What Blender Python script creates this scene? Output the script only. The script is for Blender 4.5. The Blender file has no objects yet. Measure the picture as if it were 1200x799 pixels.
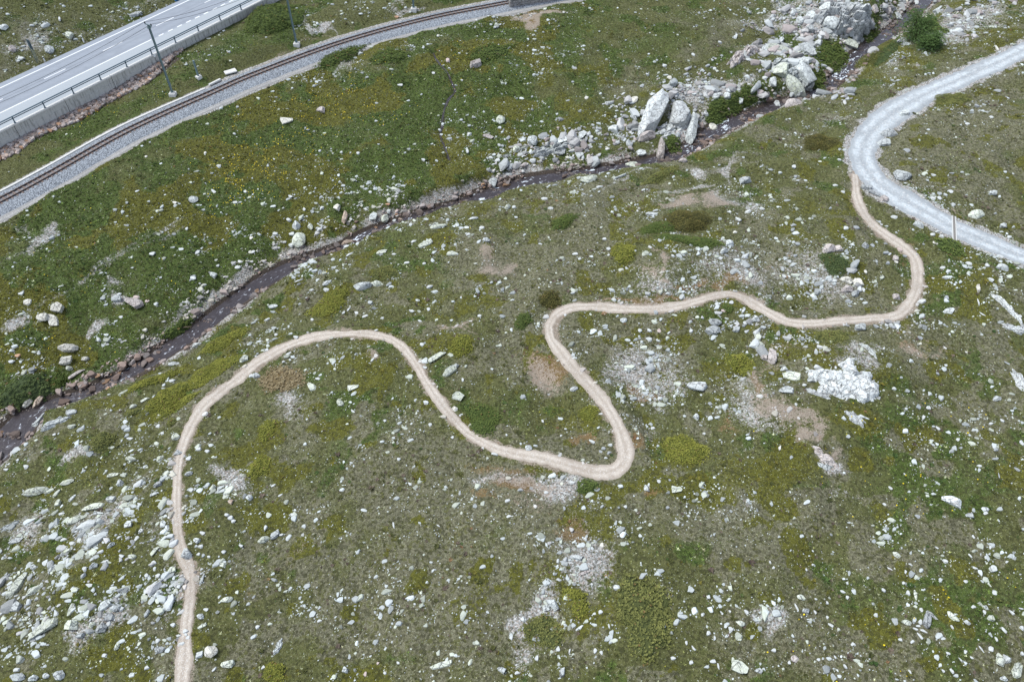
import bpy, math, random
import numpy as np
from mathutils import Vector, Matrix

random.seed(7)
RNG = np.random.default_rng(7)
scene = bpy.context.scene
COL = scene.collection

# ------------------------------------------------------------------ camera model (photograph pixels 1200 x 799)
F_PX = 900.0
PITCH = math.radians(47.3)
CAM = np.array([0.0, 0.0, 62.0])
_f = np.array([0, math.cos(PITCH), -math.sin(PITCH)])
_u = np.array([0, math.sin(PITCH), math.cos(PITCH)])
_r = np.array([1.0, 0, 0])


def rays(px, py):
    px = np.asarray(px, float); py = np.asarray(py, float)
    d = _r * ((px - 600) / F_PX)[..., None] + _u * ((399.5 - py) / F_PX)[..., None] + _f
    return d


def at_z(px, py, z):
    d = rays(px, py)
    t = (np.asarray(z) - CAM[2]) / d[..., 2]
    return CAM + d * t[..., None]


def project(x, y, z):
    p = np.stack([x, y, z], -1) - CAM
    dep = p @ _f
    dep = np.where(dep < 1, 1, dep)
    return 600 + F_PX * (p @ _r) / dep, 399.5 - F_PX * (p @ _u) / dep, dep


# ------------------------------------------------------------------ noise
def vnoise(x, y, seed=0):
    t = np.random.default_rng(seed).random((256, 256))
    xi = np.floor(x).astype(int); yi = np.floor(y).astype(int)
    fx = x - xi; fy = y - yi
    fx = fx * fx * (3 - 2 * fx); fy = fy * fy * (3 - 2 * fy)
    a = t[xi & 255, yi & 255]; b = t[(xi + 1) & 255, yi & 255]
    c = t[xi & 255, (yi + 1) & 255]; d = t[(xi + 1) & 255, (yi + 1) & 255]
    return (a + (b - a) * fx) * (1 - fy) + (c + (d - c) * fx) * fy


def fbm(x, y, scale, octaves=3, seed=0):
    s = 0; a = 1; n = 0
    for k in range(octaves):
        s = s + a * vnoise(x / scale + 13.7 * k, y / scale - 7.1 * k, seed + k); n += a
        a *= 0.5; scale *= 0.5
    return s / n


def sstep(a, b, x):
    t = np.clip((x - a) / (b - a), 0, 1)
    return t * t * (3 - 2 * t)


# ------------------------------------------------------------------ polylines
def smooth_line(p, step):
    p = np.asarray(p, float)
    q = np.vstack([2 * p[0] - p[1], p, 2 * p[-1] - p[-2]])
    out = []
    for i in range(1, len(q) - 2):
        n = max(2, int(np.linalg.norm((q[i + 1] - q[i])[:2]) / step))
        t = np.linspace(0, 1, n, endpoint=False)[:, None]
        a, b, c, d = q[i - 1], q[i], q[i + 1], q[i + 2]
        out.append(0.5 * (2 * b + (c - a) * t + (2 * a - 5 * b + 4 * c - d) * t ** 2 + (3 * b - a - 3 * c + d) * t ** 3))
    out.append(p[-1:])
    return np.vstack(out)


def line_dist(X, Y, line):
    """signed distance (positive on the side left of the direction), and param index, over every cell"""
    best = np.full(X.shape, 1e9); sg = np.ones(X.shape); par = np.zeros(X.shape)
    for i in range(len(line) - 1):
        ax, ay = line[i, :2]; bx, by = line[i + 1, :2]
        dx, dy = bx - ax, by - ay
        L2 = dx * dx + dy * dy + 1e-9
        t = np.clip(((X - ax) * dx + (Y - ay) * dy) / L2, 0, 1)
        ex = X - ax - t * dx; ey = Y - ay - t * dy
        d = np.hypot(ex, ey)
        m = d < best
        best = np.where(m, d, best)
        sg = np.where(m, np.where(dx * ey - dy * ex >= 0, 1.0, -1.0), sg)
        par = np.where(m, i + t, par)
    return best * sg, par


def near_dist(xs, ys, line, R):
    """unsigned distance to a line, only within R of it; (dist, param)"""
    D = np.full((len(xs), len(ys)), 1e9); P = np.zeros(D.shape)
    for i in range(len(line) - 1):
        ax, ay = line[i, :2]; bx, by = line[i + 1, :2]
        i0, i1 = np.searchsorted(xs, [min(ax, bx) - R, max(ax, bx) + R])
        j0, j1 = np.searchsorted(ys, [min(ay, by) - R, max(ay, by) + R])
        if i1 <= i0 or j1 <= j0: continue
        X = xs[i0:i1, None]; Y = ys[None, j0:j1]
        dx, dy = bx - ax, by - ay
        t = np.clip(((X - ax) * dx + (Y - ay) * dy) / (dx * dx + dy * dy + 1e-9), 0, 1)
        d = np.hypot(X - ax - t * dx, Y - ay - t * dy)
        s = D[i0:i1, j0:j1]; q = P[i0:i1, j0:j1]
        m = d < s
        s[m] = d[m]; q[m] = (i + t)[m]
    return D, P


# ------------------------------------------------------------------ the lines of the place, read off the photograph
STREAM = [(-150, 640, 30), (-80, 590, 30), (-30, 550, 32), (0, 525, 34), (20, 503, 36), (35, 488, 28), (60, 474, 18), (90, 464, 16), (120, 452, 17), (150, 437, 17),
          (180, 420, 20), (205, 404, 21), (240, 380, 20), (275, 353, 20), (305, 332, 20), (340, 313, 19), (375, 301, 18), (405, 290, 17),
          (430, 276, 17), (460, 265, 18), (500, 252, 18), (540, 240, 19), (580, 226, 21), (615, 215, 21), (655, 208, 19), (700, 201, 16),
          (740, 194, 15), (775, 187, 17), (805, 175, 17), (825, 160, 19), (860, 143, 17), (895, 130, 15), (925, 120, 14), (950, 113, 14),
          (972, 100, 15), (985, 86, 17), (995, 76, 17), (1008, 63, 15), (1028, 48, 15), (1050, 33, 15), (1070, 15, 14), (1090, -5, 14), (1130, -45, 14), (1180, -100, 14)]
st = np.array(STREAM, float)
st_z = -6.0 + 2.5 * np.clip(st[:, 0] / 1060, -0.2, 1.2)
stream_w = at_z(st[:, 0], st[:, 1], st_z)
_, _, dep0 = project(*stream_w.T)
stream_hw = 0.5 * st[:, 2] / (F_PX / dep0) * 1.25
stream_line = smooth_line(np.column_stack([stream_w, stream_hw]), 0.7)

RAIL = [(-160, 305), (-80, 272), (0, 234), (60, 202), (150, 152), (250, 107), (300, 85.5), (400, 49), (500, 21.5), (595, 2.5), (700, -17), (800, -34), (950, -56), (1150, -78)]
ra = np.array(RAIL, float)
rail_line = smooth_line(at_z(ra[:, 0], ra[:, 1], 0.5), 0.9)

WALL_Z, ROAD_Z = 2.8, 2.6
wa = at_z(np.array([0.0, 300.0]), np.array([154.5, 4.5]), WALL_Z)
wdir = (wa[1] - wa[0])[:2]; wdir /= np.linalg.norm(wdir)
wnor = np.array([-wdir[1], wdir[0]])           # towards the road
worg = wa[0][:2]
WALL_S0, WALL_S1 = -40.0, float((wa[1][:2] - worg) @ wdir) + 14.0

TRAIL = [(186, 1010, 30), (197, 920, 28), (204, 860, 26), (208, 830, 26), (213, 799, 26), (217, 760, 24), (219, 735, 24), (222, 710, 22), (224, 685, 22), (222, 668, 22), (213, 648, 19), (209, 625, 18),
         (208, 605, 17), (207, 585, 14), (208, 560, 14), (212, 530, 15), (221, 505, 16), (236, 480, 18), (257, 460, 17), (280, 442, 16),
         (305, 424, 16), (335, 407, 14), (365, 396, 13), (400, 391, 13), (430, 391, 13), (455, 396, 14), (473, 408, 15), (487, 425, 16),
         (500, 447, 17), (513, 468, 18), (530, 490, 19), (550, 509, 20), (575, 522, 20), (600, 530, 21), (630, 536, 22), (660, 544, 22),
         (690, 552, 23), (712, 553, 25), (728, 545, 26), (734, 530, 25), (729, 512, 24), (720, 490, 23), (705, 468, 22), (688, 448, 20),
         (670, 428, 20), (655, 410, 20), (645, 393, 19), (645, 378, 18), (655, 367, 17), (672, 360, 15), (700, 359, 15), (735, 362, 15),
         (770, 361, 14), (800, 357, 13), (830, 349, 13), (858, 345, 13), (878, 352, 15), (900, 365, 17), (920, 375, 16), (945, 379, 14),
         (980, 376, 14), (1015, 373, 14), (1045, 371, 16), (1062, 362, 20), (1072, 345, 20), (1076, 325, 19), (1073, 305, 18), (1060, 290, 17),
         (1040, 277, 16), (1022, 262, 15), (1010, 245, 15), (1003, 228, 14), (1001, 206, 14)]
TRACK = [(1330, -20, 16), (1280, 12, 18), (1230, 43, 18), (1200, 59, 17), (1170, 73, 17), (1140, 86, 18), (1110, 99, 20), (1080, 113, 22), (1050, 130, 26), (1028, 147, 29),
         (1013, 166, 32), (1010, 185, 33), (1018, 203, 32), (1035, 219, 29), (1060, 234, 26), (1090, 251, 22), (1118, 267, 20), (1150, 280, 19),
         (1180, 293, 18), (1210, 305, 18), (1260, 325, 18), (1330, 352, 18)]
TRAIL = [(x_, y_, w_ * 0.70) for x_, y_, w_ in TRAIL]
RIVULET = [(508, 66), (514, 78), (523, 88), (530, 100), (533, 108), (525, 118), (520, 130), (518, 146), (516, 157), (521, 170), (526, 186)]

# ------------------------------------------------------------------ terrain
STEP = 0.28
xs = np.arange(-125, 125.01, STEP); ys = np.arange(6, 172.01, STEP)
ext = STEP * 1.35 ** np.arange(1, 31)
ext = np.cumsum(ext)
xs = np.concatenate([xs[0] - ext[::-1], xs, xs[-1] + ext])
ys = np.concatenate([ys[0] - ext[::-1], ys, ys[-1] + ext])
X, Y = np.meshgrid(xs, ys, indexing='ij')

sd, spar = line_dist(X, Y, stream_line[::2])
sl = stream_line[::2]
zs = np.interp(spar, np.arange(len(sl)), sl[:, 2])
shw = np.interp(spar, np.arange(len(sl)), sl[:, 3])
if np.mean(sd[(X > -10) & (X < 10) & (Y > 100) & (Y < 120)]) < 0: sd = -sd       # positive on the railway side
rd, rpar = line_dist(X, Y, rail_line[::2])
if np.mean(rd[(X > -10) & (X < 10) & (Y > 60) & (Y < 80)]) > 0: rd = -rd          # negative on the stream side
wx = (X - worg[0]) * wnor[0] + (Y - worg[1]) * wnor[1]
ws = (X - worg[0]) * wdir[0] + (Y - worg[1]) * wdir[1]

bd = np.clip(np.abs(sd) - shw, -3, None)
wob = (fbm(X, Y, 3.0, 2, 5) - 0.5)
near = 3.9 * sstep(0, 5.5, bd + 2.2 * wob) + 0.13 * np.clip(bd - 4, 0, 24) + 0.03 * np.clip(bd - 28, 0, 300) + 0.10 + 0.10 * np.clip(bd, 0, 4)
drp = np.clip(-rd - 4.0, 0, None)
tt = np.clip(bd, 0, None) / (np.clip(bd, 0, None) + drp + 1e-6)
fz0 = zs + 0.15 + 0.8 * sstep(0, 2.2, bd + wob) + 0.03 * np.clip(bd, 0, 6)
far = fz0 + (0.0 - fz0) * np.clip(tt, 0, 1) ** 0.9
base = np.where(sd > 0, far, zs + near)
base = np.where(bd < 0, zs - 0.35 * sstep(0, -0.9, bd) - 0.0, base)
# shelf between railway and wall
up = 0.05 + 0.45 * sstep(2.5, 9, rd) + 0.9 * sstep(16, 30, ws) * sstep(3, 7, rd)
base = np.where(rd > 0, up, base)
base = np.where((rd > -4.0) & (sd > 0), np.where(rd > 0, base, base * sstep(2.9, 4.0, -rd)), base)
# road shelf behind the wall, and the slope above it
road_hi = ROAD_Z - 0.12 + 0.34 * np.clip(wx - 13.2, 0, 60) + 0.12 * np.clip(wx - 73, 0, 400) - 0.10 * sstep(12.7, 13.2, wx) * (1 - sstep(13.2, 14.5, wx))
lo = np.minimum(base, 1.4)
wm = sstep(0.12, 0.62, wx) * (1 - sstep(WALL_S1 - 1.0, WALL_S1 + 9, ws))
base = np.where(rd > 1.0, lo + (road_hi - lo) * wm, base)

NOISE_OFF = np.zeros(X.shape)
NOISE_OFF = np.maximum(NOISE_OFF, 1 - sstep(3.0, 4.6, np.abs(rd)))
NOISE_OFF = np.maximum(NOISE_OFF, np.where((wx > -0.9) & (wx < 12.9) & (ws < WALL_S1 + 2), 1.0, 0.0))
rough = 2.4 * (fbm(X, Y, 15, 2, 21) - 0.5) + 1.05 * (fbm(X, Y, 4.2, 2, 31) - 0.5) + 0.34 * (fbm(X, Y, 1.3, 2, 41) - 0.5)
rough = np.where(rd > -4, rough * 0.45, rough)
# rocky knolls on the upstream bank
gz = base


class Ground:
    def __init__(s, Z): s.Z = Z

    def h(s, x, y):
        x = np.asarray(x, float); y = np.asarray(y, float)
        i = np.clip(np.searchsorted(xs, x) - 1, 0, len(xs) - 2); j = np.clip(np.searchsorted(ys, y) - 1, 0, len(ys) - 2)
        fx = np.clip((x - xs[i]) / (xs[i + 1] - xs[i]), 0, 1); fy = np.clip((y - ys[j]) / (ys[j + 1] - ys[j]), 0, 1)
        Z = s.Z
        return (Z[i, j] * (1 - fx) + Z[i + 1, j] * fx) * (1 - fy) + (Z[i, j + 1] * (1 - fx) + Z[i + 1, j + 1] * fx) * fy

    def at(s, px, py):
        """first point where the sight line through a photograph pixel meets the ground"""
        d = rays(np.atleast_1d(px), np.atleast_1d(py))
        T = np.arange(20, 260, 0.4)
        P = CAM + d[:, None, :] * T[None, :, None]
        below = P[..., 2] < s.h(P[..., 0], P[..., 1])
        k = np.where(below.any(1), below.argmax(1), len(T) - 1)
        a = T[np.clip(k - 1, 0, None)]; b = T[k]
        for _ in range(12):
            m = 0.5 * (a + b)
            p = CAM + d * m[:, None]
            lowm = p[:, 2] < s.h(p[:, 0], p[:, 1])
            b = np.where(lowm, m, b); a = np.where(lowm, a, m)
        p = CAM + d * b[:, None]
        p[:, 2] = s.h(p[:, 0], p[:, 1])
        return p


g0 = Ground(base)


def ribbon_line(spec):
    a = np.array(spec, float)
    t = np.gradient(a[:, :2], axis=0)
    t /= np.linalg.norm(t, axis=1)[:, None]
    n = np.column_stack([-t[:, 1], t[:, 0]])
    c = g0.at(a[:, 0], a[:, 1])
    A = g0.at(*(a[:, :2] + n * a[:, 2:3] / 2).T); B = g0.at(*(a[:, :2] - n * a[:, 2:3] / 2).T)
    tw = np.gradient(c[:, :2], axis=0); tw /= np.linalg.norm(tw, axis=1)[:, None]
    nw = np.column_stack([-tw[:, 1], tw[:, 0]])
    w = np.abs(np.sum((A - B)[:, :2] * nw, axis=1)) / 2
    w = np.convolve(np.pad(w, 1, mode='edge'), [.25, .5, .25], 'valid')
    return smooth_line(np.column_stack([c, w]), 0.4)


trail_line = ribbon_line(TRAIL)
track_line = ribbon_line(TRACK)
for ln in (trail_line, track_line):      # an even bed along the line
    k = 25
    ln[:, 2] = np.convolve(np.pad(ln[:, 2], k // 2, mode='edge'), np.ones(k) / k, 'valid')
riv = np.array(RIVULET, float)
riv_line = smooth_line(g0.at(riv[:, 0], riv[:, 1]), 0.4)

TD, TP = near_dist(xs, ys, trail_line, 7)
KD, KP = near_dist(xs, ys, track_line, 9)
VD, VP = near_dist(xs, ys, riv_line, 3)
thw = np.interp(TP, np.arange(len(trail_line)), trail_line[:, 3]); tz = np.interp(TP, np.arange(len(trail_line)), trail_line[:, 2])
khw = np.interp(KP, np.arange(len(track_line)), track_line[:, 3]); kz = np.interp(KP, np.arange(len(track_line)), track_line[:, 2])
NOISE_OFF = np.maximum(NOISE_OFF, 1 - sstep(0.0, 1.6, TD - thw - 0.2))
NOISE_OFF = np.maximum(NOISE_OFF, 1 - sstep(0.0, 2.0, KD - khw - 0.2))
NOISE_OFF = np.maximum(NOISE_OFF, 1 - sstep(0.1, 2.0, bd))
Z = base + rough * (1 - NOISE_OFF)
m = 1 - sstep(0.25, 2.6, TD - thw); Z = Z * (1 - m) + (tz - 0.03) * m
m = 1 - sstep(0.35, 3.6, KD - khw); Z = Z * (1 - m) + (kz - 0.03) * m
Z -= 0.26 * (1 - sstep(0.1, 0.7, VD + 0.4 * wob))


def knoll(px, py, h, r):
    global Z
    p = g0.at([px], [py])[0]
    d2 = ((X - p[0]) ** 2 + (Y - p[1]) ** 2) / r ** 2
    Z += h * np.exp(-d2) * sstep(0.5, 4, bd) * (1 - NOISE_OFF)


knoll(960, 22, 2.2, 7); knoll(1010, 5, 2.5, 8); knoll(770, 118, 1.5, 4); knoll(925, 85, 1.2, 4); knoll(865, 62, 0.6, 4)
knoll(985, 425, 0.9, 4); knoll(800, 300, 0.7, 5); knoll(960, 310, 0.8, 4); knoll(830, 250, 0.5, 3)
knoll(80, 690, 0.6, 3); knoll(300, 20, 0.8, 3)
G = Ground(Z)
at = G.at

# ------------------------------------------------------------------ what grows or lies where (values kept on the ground itself)
U, V, DEP = project(X, Y, Z)
WU = (fbm(X, Y, 3.5, 3, 61) - 0.5); WV = (fbm(X, Y, 3.5, 3, 71) - 0.5)


def blobs(lst, u=None, v=None):
    if u is None: u, v = U + WU * 70, V + WV * 50
    out = np.zeros(u.shape)
    for b in lst:
        px, py, rx, ry = b[:4]
        a = math.radians(b[4]) if len(b) > 4 else 0
        s = b[5] if len(b) > 5 else 1
        dx = u - px; dy = -(v - py)
        e = ((dx * math.cos(a) + dy * math.sin(a)) / rx) ** 2 + ((-dx * math.sin(a) + dy * math.cos(a)) / ry) ** 2
        out = np.maximum(out, s * np.exp(-e * 0.9))
    return out


LUSH = [(70, 330, 160, 60, 25, .8), (480, 105, 130, 45, 10, .9), (330, 200, 190, 60, 20, .7), (560, 130, 70, 60, 0, .9), (420, 200, 120, 60, 20, .75), (560, 190, 60, 30, 0, .8), (30, 440, 60, 40, 20, .9),
        (120, 430, 60, 20, 30, .9), (960, 75, 30, 16, 20, 1), (965, 88, 18, 14, 20, 1), (880, 118, 40, 12, 20, 1), (790, 170, 18, 12, 0, 1), (840, 130, 22, 10, 10, 1), (320, 25, 40, 22, 0, 1), (250, 60, 60, 20, 25, .8), (110, 150, 90, 14, 28, .9),
        (400, 500, 26, 55, 0, .75), (340, 540, 35, 45, 0, .5), (1080, 520, 80, 70, 0, .8), (1160, 430, 40, 60, 0, .8), (1090, 600, 80, 80, 0, .8), (600, 490, 40, 25, 0, .6),
        (70, 570, 70, 22, 35, .5), (130, 720, 60, 70, 0, .5), (1080, 720, 170, 70, 0, .75), (920, 600, 60, 40, 0, .5), (860, 610, 80, 60, 0, .4), (470, 290, 110, 40, 20, .6), (640, 250, 70, 24, 22, .7), (880, 165, 70, 18, 28, .7), (1020, 130, 60, 14, 25, .5),
        (200, 90, 40, 10, 27, .6), (60, 40, 120, 40, 27, .4), (1110, 290, 60, 30, -25, .6), (700, 60, 120, 50, 0, .35), (250, 300, 110, 60, 25, .8), (600, 60, 80, 40, 0, .6), (240, 260, 120, 40, 25, .8)]
HEATH = [(480, 560, 100, 60, 0, .9), (620, 320, 110, 50, 0, .9), (700, 250, 80, 40, 0, .8), (520, 690, 120, 90, 0, .7), (1120, 150, 80, 60, 0, .9), (650, 640, 70, 60, 0, .8), (900, 610, 60, 40, 0, .6),
         (930, 740, 80, 50, 0, .6), (640, 400, 60, 40, 0, .9), (600, 420, 70, 30, 0, .8), (770, 400, 60, 40, 0, .8), (880, 300, 120, 50, 0, .6), (1000, 330, 60, 50, 0, .5), (340, 500, 60, 40, 0, .5), (1090, 420, 60, 40, 0, .5),
         (850, 40, 60, 30, 20, .6), (20, 60, 80, 40, 30, .6), (740, 110, 90, 40, 0, .4), (430, 350, 80, 30, 20, .4), (820, 600, 60, 40, 0, .5), (1040, 200, 60, 30, 0, .5), (560, 590, 40, 50, 0, .7), (1000, 640, 120, 40, 0, .4), (350, 600, 40, 60, 0, .3)]
GRAV = [(840, 320, 80, 34, 0, .66), (790, 330, 50, 40, 0, .5), (950, 325, 60, 40, 0, .62), (760, 445, 50, 60, 0, .7), (690, 650, 45, 60, 10, .9), (660, 565, 70, 18, 0, .8), (640, 720, 24, 60, 0, .9), (265, 565, 30, 20, 0, 1),
        (335, 470, 36, 24, 0, .7), (850, 232, 40, 20, 0, .9), (890, 480, 50, 40, 0, .8), (840, 450, 40, 20, 0, .5), (1090, 420, 30, 40, 0, .4), (110, 620, 80, 24, 35, .7), (30, 615, 36, 16, 25, 1), (100, 530, 36, 14, 25, 1), (205, 690, 24, 100, 0, .6), (120, 730, 40, 20, 30, .8),
        (15, 380, 30, 9, 20, 1), (35, 292, 34, 12, 35, 1), (110, 318, 22, 5, 35, .8), (145, 345, 18, 9, -25, 1), (125, 392, 22, 8, 35, 1), (220, 365, 50, 12, 35, .7), (280, 330, 60, 10, 35, .7), (830, 110, 40, 22, 10, 1), (960, 25, 80, 22, 0, 1), (880, 95, 40, 12, 20, .8), (930, 110, 30, 10, 20, .7), (970, 95, 14, 14, 0, .7),
        (1130, 25, 70, 22, 20, .8), (1060, 75, 40, 12, 20, .6), (970, 140, 60, 14, 25, .5), (820, 210, 90, 10, 25, .7), (740, 210, 60, 6, 20, .6), (500, 255, 50, 8, 20, .6), (420, 80, 120, 8, 22, .5), (30, 50, 40, 20, 30, .7), (110, 50, 50, 16, 30, .6), (170, 10, 40, 8, 20, .6), (360, 25, 30, 10, -45, .8), (470, 8, 30, 9, 0, .8), (235, 62, 34, 10, 10, .6), (850, 740, 60, 20, 0, .3), (1100, 380, 40, 20, 0, .3), (980, 590, 40, 12, 0, .4), (970, 550, 14, 12, 0, .8), (890, 725, 20, 16, -40, 1), (850, 590, 40, 30, 0, .4), (600, 555, 60, 16, 0, .7), (1000, 420, 30, 20, 0, .8), (700, 480, 20, 40, 0, .3), (680, 500, 40, 20, 0, .4), (770, 500, 30, 24, 0, .6)]
SOIL = [(838, 238, 26, 15, 0, 1), (790, 245, 26, 8, 0, .9), (925, 480, 40, 22, -30, .9), (938, 512, 14, 12, 45, 1), (905, 440, 14, 24, 0, .7), (640, 437, 40, 22, -30, .75), (620, 560, 50, 12, -10, .8), (690, 350, 60, 5, 0, .4), (580, 305, 18, 10, 20, .8), (770, 300, 14, 9, -45, .9), (760, 315, 20, 9, 0, .7), (780, 318, 8, 8, 0, 1), (930, 400, 60, 8, 0, .5), (1070, 410, 40, 12, 0, .7), (1080, 390, 20, 14, 0, .5),
        (330, 445, 26, 16, 0, .6), (640, 14, 50, 6, 12, .9), (355, 60, 60, 4, 20, .6), (30, 90, 40, 10, 27, .4), (720, 350, 70, 6, 0, .6), (850, 335, 60, 5, 10, .5), (965, 532, 12, 8, -40, .8), (620, 585, 40, 20, 0, .5), (530, 385, 20, 6, 10, .8), (1128, 245, 10, 12, 0, .7), (980, 200, 14, 9, 0, .4), (300, 700, 12, 40, -30, .25), (340, 640, 16, 30, -30, .45), (430, 405, 12, 8, 0, .7)]
MOSS = [(850, 445, 50, 26, 0, .9), (1000, 500, 60, 22, -10, .9), (700, 600, 34, 40, 0, .9), (655, 685, 50, 34, 0, .8), (800, 530, 34, 20, 0, .9), (1000, 440, 40, 30, 0, .7), (870, 550, 80, 40, 0, .7), (560, 490, 26, 18, 0, .9), (940, 250, 50, 20, 0, .6), (960, 170, 30, 14, 0, .7),
        (1040, 60, 60, 14, 20, .8), (530, 360, 60, 10, 0, .6), (530, 408, 24, 16, 0, .7), (740, 120, 60, 20, 0, .5), (640, 740, 40, 30, 0, .7), (320, 790, 30, 20, 0, .6), (750, 720, 60, 50, 0, .6), (700, 560, 60, 12, 0, .6), (570, 240, 100, 16, 20, .5), (100, 560, 60, 24, 30, .4), (110, 760, 50, 20, 0, .4), (560, 720, 30, 40, 0, .6), (670, 490, 40, 25, 0, .6), (1080, 385, 30, 14, 0, .5), (920, 540, 40, 30, 0, .8), (870, 600, 30, 20, 0, .4), (1170, 40, 40, 12, 25, .7), (900, 150, 40, 8, 20, .5)]
PATHS = [[(20, 372), (60, 350), (95, 330), (120, 308), (150, 290), (190, 270), (230, 252)], [(110, 322), (140, 300), (180, 282), (215, 266)]]

lush = blobs(LUSH); heath = blobs(HEATH); grav = blobs(GRAV); soil = blobs(SOIL); moss = blobs(MOSS)
# generic variation so nothing is even
lush = np.clip(lush + 0.5 * (fbm(X, Y, 9, 3, 81) - 0.5), 0, 1)
heath = np.clip(heath + np.where(sd < 0, 0.16, 0.0) + 0.9 * (fbm(X, Y, 5, 4, 91) - 0.48), 0, 1)
grav = np.clip(grav + 0.65 * (fbm(X, Y, 4, 4, 101) - np.where(sd < 0, .53, .58)), 0, 1)
moss = np.clip(moss + 0.5 * (fbm(X, Y, 5, 3, 111) - 0.55), 0, 1)
patch = fbm(X, Y, 2.6, 4, 411)
moss = np.clip(moss + np.where(sd < 0, .9, .35) * sstep(.60, .66, patch), 0, 1)
lush = np.clip(lush + .8 * sstep(.60, .65, fbm(X, Y, 3.4, 4, 421)), 0, 1)
heath = np.clip(heath + np.where(sd < 0, .7, .15) * sstep(.58, .63, fbm(X, Y, 2.9, 4, 431)), 0, 1)
mead = np.where((sd > 0) & (rd < -4), 1.0, 0.0) * (1 - sstep(620, 760, U))
heath *= 1 - .6 * mead; moss = np.clip(moss + mead * .7 * sstep(.50, .62, fbm(X, Y, 5, 4, 471)), 0, 1); lush = np.maximum(lush, mead * (.22 + .55 * sstep(.35, .55, fbm(X, Y, 6, 3, 461))))
lush = np.maximum(lush, blobs([(1110, 560, 110, 130, 0, .75), (1060, 730, 160, 70, 0, .6)]) * (.5 + .6 * sstep(.4, .6, patch)))
for pth in PATHS:
    a = np.array(pth, float)
    d, _ = near_dist(xs, ys, smooth_line(at(a[:, 0], a[:, 1]), 1.0), 2.0)
    grav = np.maximum(grav, 0.50 * (1 - sstep(0.1, 0.7, d + wob * 0.8)))
tn = fbm(X, Y, 1.2, 3, 121)
soil = np.maximum(soil, 0.9 * (1 - sstep(-0.35, 0.55, TD - thw - 0.9 * (tn - 0.42))))
grav = np.maximum(grav, 1.1 * (1 - sstep(-0.2, 1.0, KD - khw - 1.6 * (tn - 0.4))))
wet_shade = 1 - sstep(-0.1, 0.7, bd + 0.7 * wob)
shore = (1 - sstep(0.2, 2.2, bd - 1.0 * (tn - 0.4))) * np.where(sd > 0, 1.0, 0.75)
shore *= 0.55 + 0.6 * sstep(.4, .6, fbm(X, Y, 6, 2, 131))
grav = np.maximum(grav, shore)
wet_shade = np.maximum(wet_shade, 0.62 * (1 - sstep(0.1, 0.5, VD + 0.5 * wob)))
wet_shade = np.maximum(wet_shade, np.where((wx < 0.2) & (wx > -2.2) & (ws < WALL_S1 - 33) & (rd > 2.5), 0.75, 0))  # strip under the riprap: shade in the gaps between stones, painted as dark ground
stripe = np.where((rd > -4.2) & (rd < 3.0) & (sd > 0), 1.0, 0.0)
grav = np.maximum(grav, stripe)
roadz = np.where((wx > 0) & (wx < 12.75) & (ws < WALL_S1 + 1) & (rd > 1), 1.0, 0.0)
lush *= (1 - 0.75 * np.clip(heath, 0, 1)) * (1 - 0.5 * np.clip(moss, 0, 1))

RUST = [(650, 432, 40, 14, -30, 1), (620, 565, 50, 14, -10, 1), (580, 580, 24, 14, 0, .8), (745, 350, 60, 6, 0, .9), (860, 330, 40, 8, 0, 1), (800, 325, 24, 8, 0, .9), (860, 315, 20, 8, 0, .8), (755, 460, 20, 10, 0, .9), (680, 508, 14, 8, 0, .9), (750, 515, 16, 18, 0, .8), (760, 580, 14, 8, 0, .8), (715, 655, 16, 14, 0, .7), (670, 620, 22, 14, 0, .7), (1060, 405, 40, 10, 0, .7), (330, 446, 24, 14, 0, .8), (1060, 350, 10, 20, 0, .6), (1055, 300, 12, 20, 0, .6), (905, 445, 12, 18, 0, .8), (840, 495, 14, 12, 0, .6), (605, 545, 60, 8, 0, .7), (530, 640, 60, 50, 0, .35), (300, 690, 30, 40, 0, .3), (700, 375, 50, 6, 0, .5), (920, 310, 20, 10, 0, .6), (30, 90, 40, 12, 25, .4), (640, 10, 50, 8, 10, .7)]
rustm = np.clip(blobs(RUST) + 0.5 * (fbm(X, Y, 3, 3, 141) - 0.60), 0, 1)
lush = np.clip(lush + 0.25 * np.where((sd > 0) & (rd < -4), 1, 0) * sstep(.35, .6, fbm(X, Y, 8, 3, 151)), 0, 1)
clear = np.zeros(X.shape)          # where neither tufts nor loose stones lie
clear = np.maximum(clear, np.where(TD < thw * 0.68, 1, 0)); clear = np.maximum(clear, np.where(KD < khw * 0.95, 1, 0))
clear = np.maximum(clear, np.where((np.abs(rd) < 3.9) & (sd > 0), 1, 0)); clear = np.maximum(clear, roadz)
clear = np.maximum(clear, np.where((wx > -0.25) & (wx < 1) & (ws < WALL_S1 + 1) & (rd > 1), 1, 0))

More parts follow.
